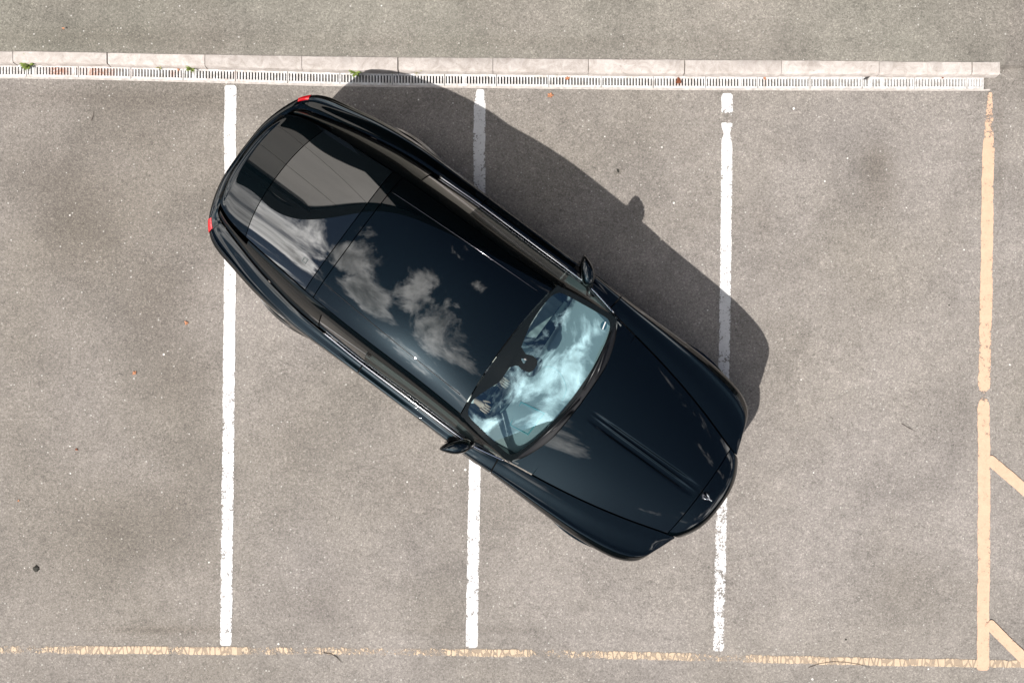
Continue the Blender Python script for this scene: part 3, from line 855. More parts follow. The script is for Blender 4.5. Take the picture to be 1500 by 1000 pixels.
# ---- greenhouse
yr = cspline([-2.45, -2.30, -2.05, -1.6, -1.22, -.6, 0, .34], [.42, .50, .555, .58, .597, .605, .612, .632])
zr = cspline([-2.45, -2.05, -1.6, -1.22, -.8, -.3, .34], [.915, 1.005, 1.145, 1.257, 1.345, 1.388, 1.338])
zc = cspline([-2.45, -2.05, -1.6, -1.22, -.8, -.3, .34], [.955, 1.078, 1.236, 1.357, 1.447, 1.495, 1.432])
def top_z(x, e):
    e = min(abs(e), 1.0)
    return zc(x) - (zc(x)-zr(x))*(0.55*e**2.0 + 0.45*e**5)
def topsurf(x, uu):
    return (x, uu*yr(x), top_z(x, uu))
def front_edge(uu): return .262 + .048*uu*uu
def roof(u, v):
    uu = 2*u-1
    x0 = -1.172 - 0.008*uu*uu; x1 = front_edge(uu)
    x = x0 + (x1-x0)*v
    return topsurf(x, uu*.995)
patch('roof', roof, 50, 70, m_paint, car, 0.007)
def strip_(u, v):
    uu = 2*u-1
    x0 = -1.262 - 0.012*uu*uu; x1 = -1.180 - 0.008*uu*uu
    return topsurf(x0 + (x1-x0)*v, uu*.995)
patch('roof_bow_panel', strip_, 50, 6, m_paint, car, 0.02)
def rwin(u, v):
    uu = 2*u-1
    x0 = -2.060 + 0.075*abs(uu)**2.2; x1 = -1.270 - 0.012*uu*uu
    x = x0 + (x1-x0)*v
    p = topsurf(x, uu*.985)
    return p
rw = patch('rear_window', rwin, 50, 60, m_glass_dark, car, 0.02)
def boot(u, v):
    uu = 2*u-1
    x0 = -2.445 + 0.085*abs(uu)**2.6; x1 = -2.068 + 0.075*abs(uu)**2.2
    x = x0 + (x1-x0)*v
    p = topsurf(x, uu*.985)
    lip = 0.012*math.exp(-((v-0.06)/0.06)**2)
    return (p[0], p[1], p[2] + lip*(1-abs(uu)**4))
patch('boot_lid', boot, 0, 0, m_paint, car, 0.03, us=np.linspace(0, 1, 51), vs=np.unique(np.concatenate([np.linspace(0, .2, 14), np.linspace(.2, 1, 20)])))
# small square mark on the rear window
def on_top(x, y, dz=0.0):
    return Vector((x, y, top_z(x, y/yr(x)) + dz))
bm = bmesh.new()
cxm, cym = -1.415, -.40
for (a0, b0, a1, b1) in ((-.022, -.022, .022, -.014), (-.022, .014, .022, .022), (-.022, -.014, -.014, .014), (.014, -.014, .022, .014)):
    vs_ = [bm.verts.new(on_top(cxm+a, cym+b, 0.003)) for a, b in ((a0, b0), (a1, b0), (a1, b1), (a0, b1))]; bm.faces.new(vs_)
st_ = bm_obj('square_mark', bm, simple('grey_mark', (.08, .09, .09), rough=.5), None, False); st_.parent = rw

# windscreen surface
def wedge(uu):   # top edge
    x = front_edge(uu) + .010
    return np.array((x, uu*.640, 1.433 - .085*abs(uu)**2.2))
def wbase(uu):
    return np.array((1.006 - .128*abs(uu)**2.2, uu*.752, 1.035 - .02*uu*uu))
def wind(u, v, off=0.0):
    uu = 2*u-1
    a = wedge(uu); b = wbase(uu)
    p = a + (b-a)*v
    p[2] += .030*math.sin(v*math.pi)*(1-.3*uu*uu) + off*.87
    p[0] += off*.5
    return tuple(p)
ws = patch('windscreen', wind, 50, 40, m_wind, car, 0.0)
# black enamel border, thicker round the mirror
bm = bmesh.new(); inn, outr = [], []
NB = 360
lobe_f = interp([0, .12, .17, .25, .33, .5, .6, .72, .9, 1], [0, 0, .03, .09, .14, .13, .085, .03, .0, 0])
for k in range(NB):
    a = 2*math.pi*k/NB
    ca, sa = math.cos(a), math.sin(a)
    m_ = max(abs(ca), abs(sa))
    ou_ = (.5 + .5*ca/m_, .5 + .5*sa/m_)
    ex = .14
    hx, hy = .470, .462
    den = (abs(ca/hx)**(1/ex*1.6) + abs(sa/hy)**(1/ex*1.6))**(-1/(1/ex*1.6))
    iu, iv = .5 + ca*den, .495 + sa*den*1.0
    top = .105 + .0*abs(iu-.5)
    lobe = lobe_f(iu)
    if iv < .5:
        iv = max(iv, .040 + lobe)
    inn.append((iu, iv)); outr.append(ou_)
lv = []
for f in (0, .33, .66, 1.0):
    lv.append([bm.verts.new(wind(i[0]+(o_[0]-i[0])*f, i[1]+(o_[1]-i[1])*f, 0.0025)) for i, o_ in zip(inn, outr)])
for r_ in range(3):
    for k in range(NB):
        bm.faces.new((lv[r_][k], lv[r_][(k+1) % NB], lv[r_+1][(k+1) % NB], lv[r_+1][k]))
fo = bm_obj('black_border', bm, m_frit); fo.parent = ws
# added black mirror silhouette on the glass, hides the sky reflection; clear wedge inside
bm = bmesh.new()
silh = [(.40, .15), (.455, .225), (.455, .30), (.465, .372), (.485, .398), (.511, .403), (.54, .388), (.554, .362), (.556, .30), (.543, .229), (.56, .15)]
hf_ = catmull(silh)
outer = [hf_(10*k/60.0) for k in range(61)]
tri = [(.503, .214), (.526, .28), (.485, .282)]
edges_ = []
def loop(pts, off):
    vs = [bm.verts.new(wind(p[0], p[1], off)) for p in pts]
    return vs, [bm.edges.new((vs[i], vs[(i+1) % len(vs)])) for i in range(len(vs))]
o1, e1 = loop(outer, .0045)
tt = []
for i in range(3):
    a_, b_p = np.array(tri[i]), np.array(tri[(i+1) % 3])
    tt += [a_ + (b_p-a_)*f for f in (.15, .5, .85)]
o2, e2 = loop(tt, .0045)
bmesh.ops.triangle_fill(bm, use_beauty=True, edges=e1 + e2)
hs = bm_obj('mirror_silhouette', bm, m_frit, None, False); hs.parent = ws
# parking disc sticker in the corner of the screen
bm = bmesh.new()
def ws_disc(bm, u0, v0, r, n=24, off=0.004):
    c = [bm.verts.new(wind(u0 + r*math.cos(2*math.pi*k/n)/1.4, v0 + r*math.sin(2*math.pi*k/n)/.75, off)) for k in range(n)]
    bm.faces.new(c)
ws_disc(bm, .925, .845, .034)
s1 = bm_obj('round_sticker', bm, m_stickdark, None, False); s1.parent = ws
bm = bmesh.new()
bm.faces.new([bm.verts.new(wind(.925+a, .845+b, .0055)) for a, b in ((-.022, -.008), (.022, -.008), (.022, .010), (-.022, .010))])
s2 = bm_obj('sticker_bar', bm, m_sticker, None, False); s2.parent = s1

# rail, pillars and side glass
def side_top(x):
    if x <= .34:
        return (x, yr(x) + .004, zr(x) - .004)
    t = (x-.34)/(.90-.34)
    a = wedge(1.0); b = wbase(1.0)
    return (x, a[1] + (b[1]-a[1])*t + .001, a[2] + (b[2]-a[2])*t - .002)
def side_bot(x):
    return (x, yI(x) - .002, zI(x) - .004)
def side(x, v, off=0):
    a = np.array(side_top(x)); b = np.array(side_bot(x))
    if a[2] < b[2] + .004: a[2] = b[2] + .004
    p = a + (b-a)*v
    k = .48*min(max((a[2]-b[2])/.12, 0), 1)
    th = v*math.pi/2
    p[1] += k*((a[1] + (b[1]-a[1])*math.sin(th)) - p[1]) + off
    p[2] += k*((b[2] + (a[2]-b[2])*math.cos(th)) - p[2])
    return tuple(p)
for sd in (1, -1):
    def mk(x0, x1, v0, v1, off=0.0, sh=0.0):
        return lambda u, v: (lambda p: (p[0], p[1]*sd, p[2]))(side(x0(v) + (x1(v)-x0(v))*u if callable(x0) else x0 + (x1-x0)*u, v0 + (v1-v0)*v, off))
    patch('roof_rail', mk(-1.95, .885, 0, .265), 90, 5, m_paint, car, 0.012)
    patch('rear_pillar', mk(-2.33, -1.06, .27, .985), 40, 12, m_paint, car, 0.012) 
    patch('quarter_window', mk(-1.05, -.575, .25, .93, -.004), 14, 12, m_glass_dark, car, 0.008)
    patch('side_window', mk(-.572, .872, .25, .96, -.006), 40, 12, m_sideglass, car, 0.0)
    bm = bmesh.new()
    pts = [(lambda p: (p[0], p[1]*sd + sd*.006, p[2]+.002))(side(x, .965)) for x in np.linspace(-1.0, .84, 50)]
    tube(bm, pts, .009, 8)
    bm_obj('window_trim', bm, m_chrome, car)
    # roof gutter line
    bm = bmesh.new()
    pts = [Vector((x, sd*(.455 + .04*(x+1)), top_z(x, (.455 + .04*(x+1))/yr(x)) + .001)) for x in np.linspace(-1.165, .22, 50)]
    tube(bm, pts, .0028, 6)
    bm_obj('roof_seam', bm, m_darkchrome if sd > 0 else m_trim, car)

# cowl below the windscreen
def cowl(u, v):
    uu = 2*u-1
    a = wbase(uu); xr = xr_b(abs(uu*.752))
    x = a[0] - .012 + (xr - .006 - a[0] + .012)*v
    y = uu*(.752 + .002*v)
    z = 1.020 - .03*abs(uu)**2 - .004*math.sin(v*math.pi)
    z = z + (bonnet_z(max(xr, .9), y)-.014 - z)*v
    return (x, y, z)
cw = patch('cowl', cowl, 50, 10, m_trim, car, 0.02)
# wipers
for (p0, p1, q0, q1) in (((1.035, .24), (.945, .50), (1.018, .10), (.905, .62)), ((1.045, -.10), (1.0, -.34), (1.032, .02), (.955, -.50))):
    w = empty('wiper'); w.parent = car
    bm = bmesh.new()
    zf = lambda x, y: 1.032 + .57*max(1.00 - .128*(abs(y)/.752)**2.2 - x, 0) + .012
    a0 = Vector((p0[0], p0[1], 1.035)); a1 = Vector((p1[0], p1[1], zf(*p1)+.018))
    tube(bm, [a0, a0.lerp(a1, .35)+Vector((0, 0, .02)), a0.lerp(a1, .7)+Vector((0, 0, .015)), a1], [.011, .009, .006, .005], 8)
    ar = bm_obj('arm', bm, m_trim, w)
    bm = bmesh.new(); q0 = Vector((*q0, zf(*q0))); q1 = Vector((*q1, zf(*q1)))
    tube(bm, [q0, (q0+q1)/2 + Vector((.012, 0, .006)), q1], [.006, .008, .006], 6)
    bm_obj('blade', bm, m_trim, w)
# ornament on the nose
orn = empty('nose_ornament', (2.375, 0, bonnet_z(2.331, 0)-.004)); orn.parent = car
bm = bmesh.new()
prof = [(.0, .0), (.034, .0), (.034, .005), (.024, .009), (.012, .016), (.008, .03)]
rings = [[bm.verts.new((r*math.cos(2*math.pi*k/24), r*math.sin(2*math.pi*k/24), z)) for k in range(24)] for r, z in prof[1:]]
for i in range(len(rings)-1):
    for k in range(24): bm.faces.new((rings[i][k], rings[i][(k+1) % 24], rings[i+1][(k+1) % 24], rings[i+1][k]))
bm.faces.new(rings[-1])
bm_obj('base', bm, m_darkchrome, orn)
bm = bmesh.new()
tube(bm, [(0, 0, .028), (.004, 0, .05), (.014, 0, .075), (.026, 0, .088)], [.007, .010, .009, .004], 10)
bmesh.ops.create_uvsphere(bm, u_segments=10, v_segments=8, radius=.0075, matrix=Matrix.Translation((.030, 0, .092)))
bm_obj('figure', bm, m_chrome, orn)
for sd in (1, -1):
    bm = bmesh.new()
    tube(bm, [(.012, sd*.004, .078), (-.012, sd*.018, .074), (-.034, sd*.030, .064)], [.005, .009, .002], 8)
    bm_obj('wing', bm, m_chrome, orn)

# door mirrors
for sd in (1, -1):
    mr = empty('door_mirror'); mr.parent = car
    tip, front, root, inner, back = (.34, .995), (.47, .955), (.555, .86), (.50, .80), (.395, .875)
    ctrl = [(.345, 1.0), (.40, .99), (.46, .965), (.51, .925), (.545, .87), (.545, .82), (.50, .80), (.445, .83), (.39, .885), (.355, .945)]
    f = catmull([ctrl[-1]] + ctrl + [ctrl[0], ctrl[1]])
    out = [f(1 + 10*k/40.0) for k in range(40)]
    cenp = np.mean(out, 0)
    bm = bmesh.new(); rings = []
    for (sc_, z) in ((.55, .945), (.86, .955), (.98, .985), (1.0, 1.03), (.96, 1.075), (.80, 1.10), (.45, 1.113), (.12, 1.117)):
        rings.append([bm.verts.new((cenp[0] + (p[0]-cenp[0])*sc_, sd*(cenp[1] + (p[1]-cenp[1])*sc_), z)) for p in out])
    for i in range(len(rings)-1):
        for k in range(40): bm.faces.new((rings[i][k], rings[i][(k+1) % 40], rings[i+1][(k+1) % 40], rings[i+1][k]))
    bm.faces.new(rings[-1]); bm.faces.new(rings[0])
    bm_obj('mirror_shell', bm, m_paint, mr)
    bm = bmesh.new()
    a_, b_p = np.array(ctrl[9]), np.array(ctrl[7])
    dd = (b_p-a_)*.86
    n_ = np.array([-dd[1], dd[0]]); n_ = n_/np.linalg.norm(n_)
    if n_[0] > 0: n_ = -n_
    vs_ = []
    for (t, z) in ((.08, .97), (.95, .97), (1.0, 1.0), (.98, 1.065), (.5, 1.082), (.05, 1.07), (0.0, 1.0)):
        q = a_ + dd*t + n_*.012; vs_.append(bm.verts.new((q[0], sd*q[1], z)))
    bm.faces.new(vs_)
    bmesh.ops.solidify(bm, geom=bm.faces[:], thickness=0.004)
    bm_obj('mirror_glass', bm, m_darkchrome, mr, False)
    bm = bmesh.new()
    tube(bm, [(.53, sd*.84, 1.0), (.56, sd*.80, .985), (.60, sd*.755, .98)], [.03, .028, .04], 10)
    bm_obj('mirror_stalk', bm, m_trim, mr)

# inner shell: stops light and sight through the seams, closes the body under the panels
bm = bmesh.new()
def add_grid(fn, nu, nv):
    vv = [[bm.verts.new(fn(i/nu, j/nv)) for i in range(nu+1)] for j in range(nv+1)]
    for j in range(nv):
        for i in range(nu): bm.faces.new((vv[j][i], vv[j][i+1], vv[j+1][i+1], vv[j+1][i]))
def sh_bonnet(u, v):
    x = 1.10 + (2.40-1.10)*v; y = (2*u-1)*(yI(x)+.02)
    return (x, y, min(bonnet_z(x, y*.95), 1.0) - .028 - .02*abs(2*u-1))
add_grid(sh_bonnet, 20, 20)
for sd in (1, -1):
    add_grid(lambda u, v: (lambda p: (p[0], p[1]*sd, p[2]))(flank(.2 + 18.7*u, .995*v, -.024)), 120, 18)
def sh_top(u, v):
    x = -2.42 + (.27+2.42)*v; uu = (2*u-1)
    return (x, uu*yr(x)*.985, top_z(x, uu) - .035)
add_grid(sh_top, 20, 50)
add_grid(lambda u, v: (-2.25 + 1.1*v, (2*u-1)*.48, .86), 6, 6)
# floor pan and bulkheads
def pan(u, v):
    x = -2.35 + 4.68*v; w = .70
    return (x, (2*u-1)*w*min(1, (2.45-abs(x))/.3 + .35), .20)
add_grid(pan, 6, 20)
add_grid(lambda u, v: (1.10, (2*u-1)*.72, .20 + .78*v), 6, 6)
add_grid(lambda u, v: (2.35, (2*u-1)*.44, .20 + .62*v), 6, 6)
for sd in (1, -1):
    add_grid(lambda u, v: (-2.3 + 4.6*u, sd*.66*min(1, (2.5-abs(-2.3+4.6*u))/.4+.3), .20 + .55*v), 20, 4)
bm_obj('inner_shell', bm, m_under, car)

# wheels
def wheel(x, sd):
    w = empty('wheel', (x, sd*(.845 if x < 0 else .835), ZW)); w.parent = car
    bm = bmesh.new()
    prof = [(.255, -.11), (.30, -.122), (.335, -.118), (.352, -.10), (.358, -.06), (.359, 0), (.358, .06), (.352, .10), (.335, .118), (.30, .122), (.255, .11)]
    lathe(bm, prof, (0, 0, 0), 64)
    bm_obj('tyre', bm, m_tyre, w)
    bm = bmesh.new()
    lathe(bm, [(.257, -.11), (.262, .112), (.245, .105), (.235, .06), (.232, -.10)], (0, 0, 0), 48)
    r0 = lathe(bm, [(.06, .085), (.055, .10), (.03, .106), (.001, .107)], (0, 0, 0), 24)
    for k in range(10):
        a = 2*math.pi*k/10
        ca, sa = math.cos(a), math.sin(a); ta = Vector((-sa, 0, ca)); ra = Vector((ca, 0, sa))
        q = [ra*.05 + ta*.016, ra*.05 - ta*.016, ra*.247 - ta*.026, ra*.247 + ta*.026]
        f_ = [bm.verts.new(p + Vector((0, .095, 0))) for p in q]; b2 = [bm.verts.new(p + Vector((0, .065, 0))) for p in q]
        bm.faces.new(f_); bm.faces.new(b2[::-1])
        for i in range(4): bm.faces.new((f_[i], b2[i], b2[(i+1) % 4], f_[(i+1) % 4]))
    rim = bm_obj('rim', bm, m_alloy, w, True, 35)
    if sd < 0:
        for c in (rim,): c.scale = (1, -1, 1)
    return w
for x in (XW_F, XW_R):
    for sd in (1, -1): wheel(x, sd)

# ---- interior seen through the windscreen
bm = bmesh.new()
def dash(u, v):
    uu = 2*u-1
    xa = .545 - .05*uu*uu - .03*math.exp(-((uu+.5)/.25)**2); xb = 1.00 - .13*abs(uu)**2.2
    x = xa + (xb-xa)*v
    z = .90 + .045*math.sin(min(v*1.4, 1)*math.pi/2) + .035*math.exp(-((uu+.52)/.22)**2)*(1-v) + .02*v
    if v < .08: z -= .10*(1-v/.08)**2
    return (x, uu*.70, z)
dsh = patch('dashboard', dash, 0, 0, m_dash, car, .03, us=np.linspace(0, 1, 51), vs=np.concatenate([np.linspace(0, .1, 10), np.linspace(.12, 1, 24)]))
# fascia below the dashboard
def fascia(u, v):
    uu = 2*u-1
    p = dash(u, 0)
    return (p[0] + .02 + .06*v, p[1], p[2] - .01 - .35*v)
fa = patch('fascia', fascia, 30, 8, m_teal, car, .0)
# head-up display hood in front of the driver
bm = bmesh.new()
q = [(.66, -.29), (.875, -.245), (.87, -.475), (.70, -.50)]
def ringquad(pts, inset):
    c = np.mean(pts, 0); return [tuple(c + (np.array(p)-c)*inset) for p in pts]
zq = lambda p: dash((p[1]/.70+1)/2, min(max((p[0]-.56)/.44, 0.1), 1))[2]
lv = [[(p, z) for p in ringquad(q, s_)] for s_, z in ((1.04, .004), (1.02, .012), (.97, .012), (.93, .006), (.90, .006))]
vr = [[bm.verts.new((p[0], p[1], zq(p) + dz)) for p, dz in r_] for r_ in lv]
for i in range(len(vr)-1):
    for k in range(4): bm.faces.new((vr[i][k], vr[i][(k+1) % 4], vr[i+1][(k+1) % 4], vr[i+1][k]))
hf = bm_obj('display_frame', bm, m_teal, None, True, 30); hf.parent = dsh
bm = bmesh.new(); bm.faces.new([bm.verts.new((p[0], p[1], zq(p) + .008)) for p in ringquad(q, .90)])
hg = bm_obj('display_glass', bm, m_screen, None, False); hg.parent = dsh
# curved joint line on the middle of the dashboard top
bm = bmesh.new()
pts = [(.64, .06), (.70, .10), (.80, .09), (.90, .02), (.93, -.08)]
ff = catmull(pts)
tube(bm, [(lambda p: (p[0], p[1], zq(p)+.004))(ff(4*k/20)) for k in range(21)], .003, 6)
jn = bm_obj('dashboard_seam', bm, m_teal); jn.parent = dsh
# steering wheel (driver on the car's right)
sw = empty('steering_wheel', (.50, -.38, .86)); sw.parent = car; sw.rotation_euler = (0, R(-64), 0)
bm = bmesh.new()
rm = []
for k in range(40):
    a = 2*math.pi*k/40
    rm.append([bm.verts.new(((.18 + .015*math.cos(t))*math.cos(a), (.18 + .015*math.cos(t))*math.sin(a), .015*math.sin(t))) for t in [2*math.pi*i/10 for i in range(10)]])
for k in range(40):
    for i in range(10): bm.faces.new((rm[k][i], rm[k][(i+1) % 10], rm[(k+1) % 40][(i+1) % 10], rm[(k+1) % 40][i]))
bm_obj('wheel_rim', bm, m_blacklea, sw)
bm = bmesh.new()
for a in (R(0), R(180), R(270)):
    tube(bm, [(.02*math.cos(a), .02*math.sin(a), 0), (.18*math.cos(a), .18*math.sin(a), 0)], .011, 8)
tube(bm, [(0, 0, -.02), (0, 0, .018)], [.06, .05], 20)
bm_obj('hub', bm, m_blacklea, sw)
# centre stack switches
bm = bmesh.new()
bm.free()
for (x, y, a, b) in ((.50, .10, .030, .05), (.505, .045, .022, .03), (.50, -.02, .03, .04), (.505, -.09, .022, .035), (.495, -.14, .03, .04)):
    bm = bmesh.new()
    for (u0, u1, w0, w1) in ((-a/2, a/2, -b/2, -b/2+.004), (-a/2, a/2, b/2-.004, b/2), (-a/2, -a/2+.004, -b/2+.004, b/2-.004), (a/2-.004, a/2, -b/2+.004, b/2-.004), (-.004, .002, -b/2+.01, b/2-.01)):
        box(bm, x+u0-.02, x+u1-.02, y+w0, y+w1, .868, .878)
    v_ = bm_obj('vent_frame', bm, m_silver, None, False); v_.parent = fa
# console
bm = bmesh.new(); box(bm, -.2, .60, -.12, .12, .25, .62); bm_obj('console', bm, m_blacklea, car, False)
# seats with fluted cushions
def seat(y0, w=.50, x0=-.05, rear=False):
    s_ = empty('seat', (x0, y0, .25)); s_.parent = car
    bm = bmesh.new()
    def cush(u, v):
        uu = 2*u-1; x = -.05 + .55*v; y = uu*w/2
        z = .30 - .05*(1-v) + .03*abs(uu)**3 - .006*abs(math.sin(u*math.pi*7)) - .05*max(0, v-.85)/.15
        return (x, y, z)
    patch('cushion', cush, 42, 14, m_cream, s_, .12)
    def back(u, v):
        uu = 2*u-1; y = uu*w/2*(1-.12*v)
        x = -.02 - .22*v - .03*(1-abs(uu)**3) ; z = .28 + .60*v
        x += .006*abs(math.sin(u*math.pi*7))
        return (x, y, z)
    patch('backrest', back, 42, 14, m_cream, s_, .12)
    bm = bmesh.new()
    bmesh.ops.create_uvsphere(bm, u_segments=20, v_segments=12, radius=1, matrix=Matrix.Translation((-.30, 0, .96)) @ Matrix.Diagonal((.05, .13, .08, 1)))
    bm_obj('headrest', bm, m_cream, s_)
seat(.36); seat(-.36); seat(.34, .52, -.85); seat(-.34, .52, -.85)
# carpet
def carp(u, v): return (-1.1 + 2.15*v, (2*u-1)*.66, .235 + .03*math.sin(v*9)**2)
patch('carpet', carp, 6, 16, m_blacklea, car, 0)
for sd in (1, -1):
    def dcard(u, v):
        x = -1.0 + 1.95*u; t = [0, .25, .35, 1][min(int(v*3+.01), 3)]
        y0 = min(yI(x) - .022, .80)
        return (x, sd*(y0 - .075*min(v*3, 1) - .03*max(v*3-1, 0)), .975 - .006*min(v*3, 1) - .22*max(v*3-1, 0))
    patch('door_card', dcard, 24, 3, m_blacklea, car, 0)

# ---- driver, seated on the car's right behind the wheel, right hand on the rim
drv = empty('person', car.matrix_world @ Vector((0, 0, 0))); 
drv.location = car.location; drv.rotation_euler = car.rotation_euler
tag(drv, 'driver in a pale shirt seated in the black car, one hand on the steering wheel', 'person')
def skinned(name, verts, edges, radii, root, mat, parent, lv=2):
    me = bpy.data.meshes.new(name); me.from_pydata(verts, edges, []); me.materials.append(mat)
    o = bpy.data.objects.new(name, me); COL.objects.link(o); o.parent = parent
    md = o.modifiers.new('skin', 'SKIN'); md.use_smooth_shade = True
    if not me.skin_vertices: me.attributes
    lay = me.skin_vertices[0].data
    for i, r in enumerate(radii):
        lay[i].radius = (r, r) if not isinstance(r, tuple) else r
        lay[i].use_root = (i == root)
    ss = o.modifiers.new('sub', 'SUBSURF'); ss.levels = lv; ss.render_levels = lv
    return o
def chain_fig(parts):
    V, E, Rr = [], [], []
    key = {}
    for ch in parts:
        prev = None
        for nm, co, r in ch:
            if nm in key: idx = key[nm]
            else:
                idx = len(V); key[nm] = idx; V.append(co); Rr.append(r)
            if prev is not None: E.append((prev, idx))
            prev = idx
    return V, E, Rr
Y0 = -.38
tors = [('pel', (-.10, Y0, .45), (.15, .11)), ('waist', (-.15, Y0, .60), (.13, .10)), ('chest', (-.20, Y0, .78), (.16, .11)), ('neckb', (-.22, Y0, .92), .065),
        ('neck', (-.21, Y0, .99), .052), ('headb', (-.20, Y0, 1.05), (.066, .072)), ('head', (-.195, Y0, 1.13), (.074, .088)), ('headt', (-.20, Y0, 1.20), (.058, .068))]
limbs = [tors]
for s_, nm in ((-1, 'r'), (1, 'l')):
    limbs.append([('chest', 0, 0), (nm+'sh', (-.20, Y0+s_*.19, .87), .060), (nm+'ua', (-.10, Y0+s_*.23, .78), .050), (nm+'el', (.06, Y0+s_*.22, .70), .042),
                  (nm+'fa', (.20, Y0+s_*.18, .77), .036), (nm+'wr', (.355, Y0+s_*.135, .855), .026), (nm+'pm', (.41, Y0+s_*.135, .885), (.036, .018)), (nm+'kn', (.445, Y0+s_*.135, .90), (.036, .014))])
    limbs.append([('pel', 0, 0), (nm+'hip', (-.02, Y0+s_*.10, .44), .088), (nm+'th', (.16, Y0+s_*.12, .50), .078), (nm+'kne', (.36, Y0+s_*.13, .53), .058),
                  (nm+'cf', (.48, Y0+s_*.12, .42), .052), (nm+'an', (.62, Y0+s_*.10, .30), .036), (nm+'ft', (.72, Y0+s_*.10, .30), (.038, .03))])
V_, E_, R_ = chain_fig(limbs)
body = skinned('body', V_, E_, R_, 0, m_skin, drv)
# shirt over torso and upper sleeves, trousers over the legs
sh = [tors[:4]]; tr_ = [[tors[0]]]
for l in limbs[1:]:
    nm = l[1][0]
    if nm.endswith('sh'): sh.append(l[:6])
    else: tr_.append(l[:6])
grow = lambda r, g: tuple(x+g for x in r) if isinstance(r, tuple) else (r+g if r else r)
def grown(parts, g):
    return [[(n_, co, grow(r, g)) for n_, co, r in ch] for ch in parts]
V_, E_, R_ = chain_fig(grown(sh, .012)); skinned('shirt', V_, E_, R_, 0, m_shirt, drv)
V_, E_, R_ = chain_fig(grown(tr_, .013)); skinned('trousers', V_, E_, R_, 0, m_trous, drv)
# fingers curled over the rim, thumb to the side
for s_, in ((-1,), (1,)):
    for k, (dy, L) in enumerate(((-.030, .9), (-.010, 1.0), (.010, .96), (.029, .80))):
        b0 = Vector((.435, Y0+s_*.135+dy, .898))
        pts = [b0 - Vector((.02, 0, .006)), b0 + Vector((.012, 0, .004)), b0 + Vector((.045*L, 0, -.002)), b0 + Vector((.062*L, 0, -.024)), b0 + Vector((.055*L, 0, -.045))]
        skinned('finger', [tuple(p) for p in pts], [(0, 1), (1, 2), (2, 3), (3, 4)], [.009, .010, .009, .008, .0065], 0, m_skin, body, 1)
    b0 = Vector((.40, Y0+s_*(.135-.030), .885))
    pts = [b0, b0 + Vector((.022, -s_*.020, .002)), b0 + Vector((.048, -s_*.028, -.006)), b0 + Vector((.066, -s_*.026, -.018))]
    skinned('thumb', [tuple(p) for p in pts], [(0, 1), (1, 2), (2, 3)], [.012, .011, .010, .007], 0, m_skin, body, 1)
# hair, eyes, nose, mouth and ears
bm = bmesh.new()
bmesh.ops.create_uvsphere(bm, u_segments=20, v_segments=12, radius=1, matrix=Matrix.Translation((-.212, Y0, 1.165)) @ Matrix.Diagonal((.092, .083, .085, 1)))
bmesh.ops.delete(bm, geom=[v for v in bm.verts if v.co.z < 1.10 or (v.co.x > -.15 and v.co.z < 1.19)], context='VERTS')
bm_obj('hair', bm, m_hair, drv)
for s_ in (-1, 1):
    bm = bmesh.new(); bmesh.ops.create_uvsphere(bm, u_segments=8, v_segments=6, radius=.010, matrix=Matrix.Translation((-.125, Y0+s_*.030, 1.135)))
    bm_obj('eye', bm, m_trous, drv)
    bm = bmesh.new(); bmesh.ops.create_uvsphere(bm, u_segments=10, v_segments=6, radius=1, matrix=Matrix.Translation((-.195, Y0+s_*.082, 1.12)) @ Matrix.Diagonal((.018, .008, .030, 1)))
    bm_obj('ear', bm, m_skin, drv)
bm = bmesh.new(); tube(bm, [(-.122, Y0, 1.135), (-.105, Y0, 1.105), (-.122, Y0, 1.098)], [.006, .011, .010], 8); bm_obj('nose', bm, m_skin, drv)
bm = bmesh.new(); tube(bm, [(-.128, Y0-.022, 1.073), (-.118, Y0, 1.072), (-.128, Y0+.022, 1.073)], .005, 6)
bm_obj('mouth', bm, simple('lip', (.45, .18, .15), rough=.5), drv)
# parcel shelf
bm = bmesh.new(); box(bm, -1.9, -1.15, -.6, .6, .88, .90); bm_obj('parcel_shelf', bm, m_blacklea, car, False)
# interior mirror with sensor pod
im = empty('rear_view_mirror', (.535, 0.01, 1.255)); im.parent = car
def squash(bm, c, s, rot=0):
    bmesh.ops.create_uvsphere(bm, u_segments=24, v_segments=14, radius=1, matrix=Matrix.Translation(c) @ Matrix.Rotation(rot, 4, 'Z') @ Matrix.Diagonal((*s, 1)))
bm = bmesh.new(); squash(bm, (.03, .0, -.02), (.05, .092, .03))
bm_obj('mirror_body', bm, m_trim, im)
bm = bmesh.new()
tube(bm, [(-.09, .02, .085), (-.02, .015, .03), (.02, .01, .0)], [.028, .02, .014], 10)
bm_obj('mirror_arm', bm, m_trim, im)

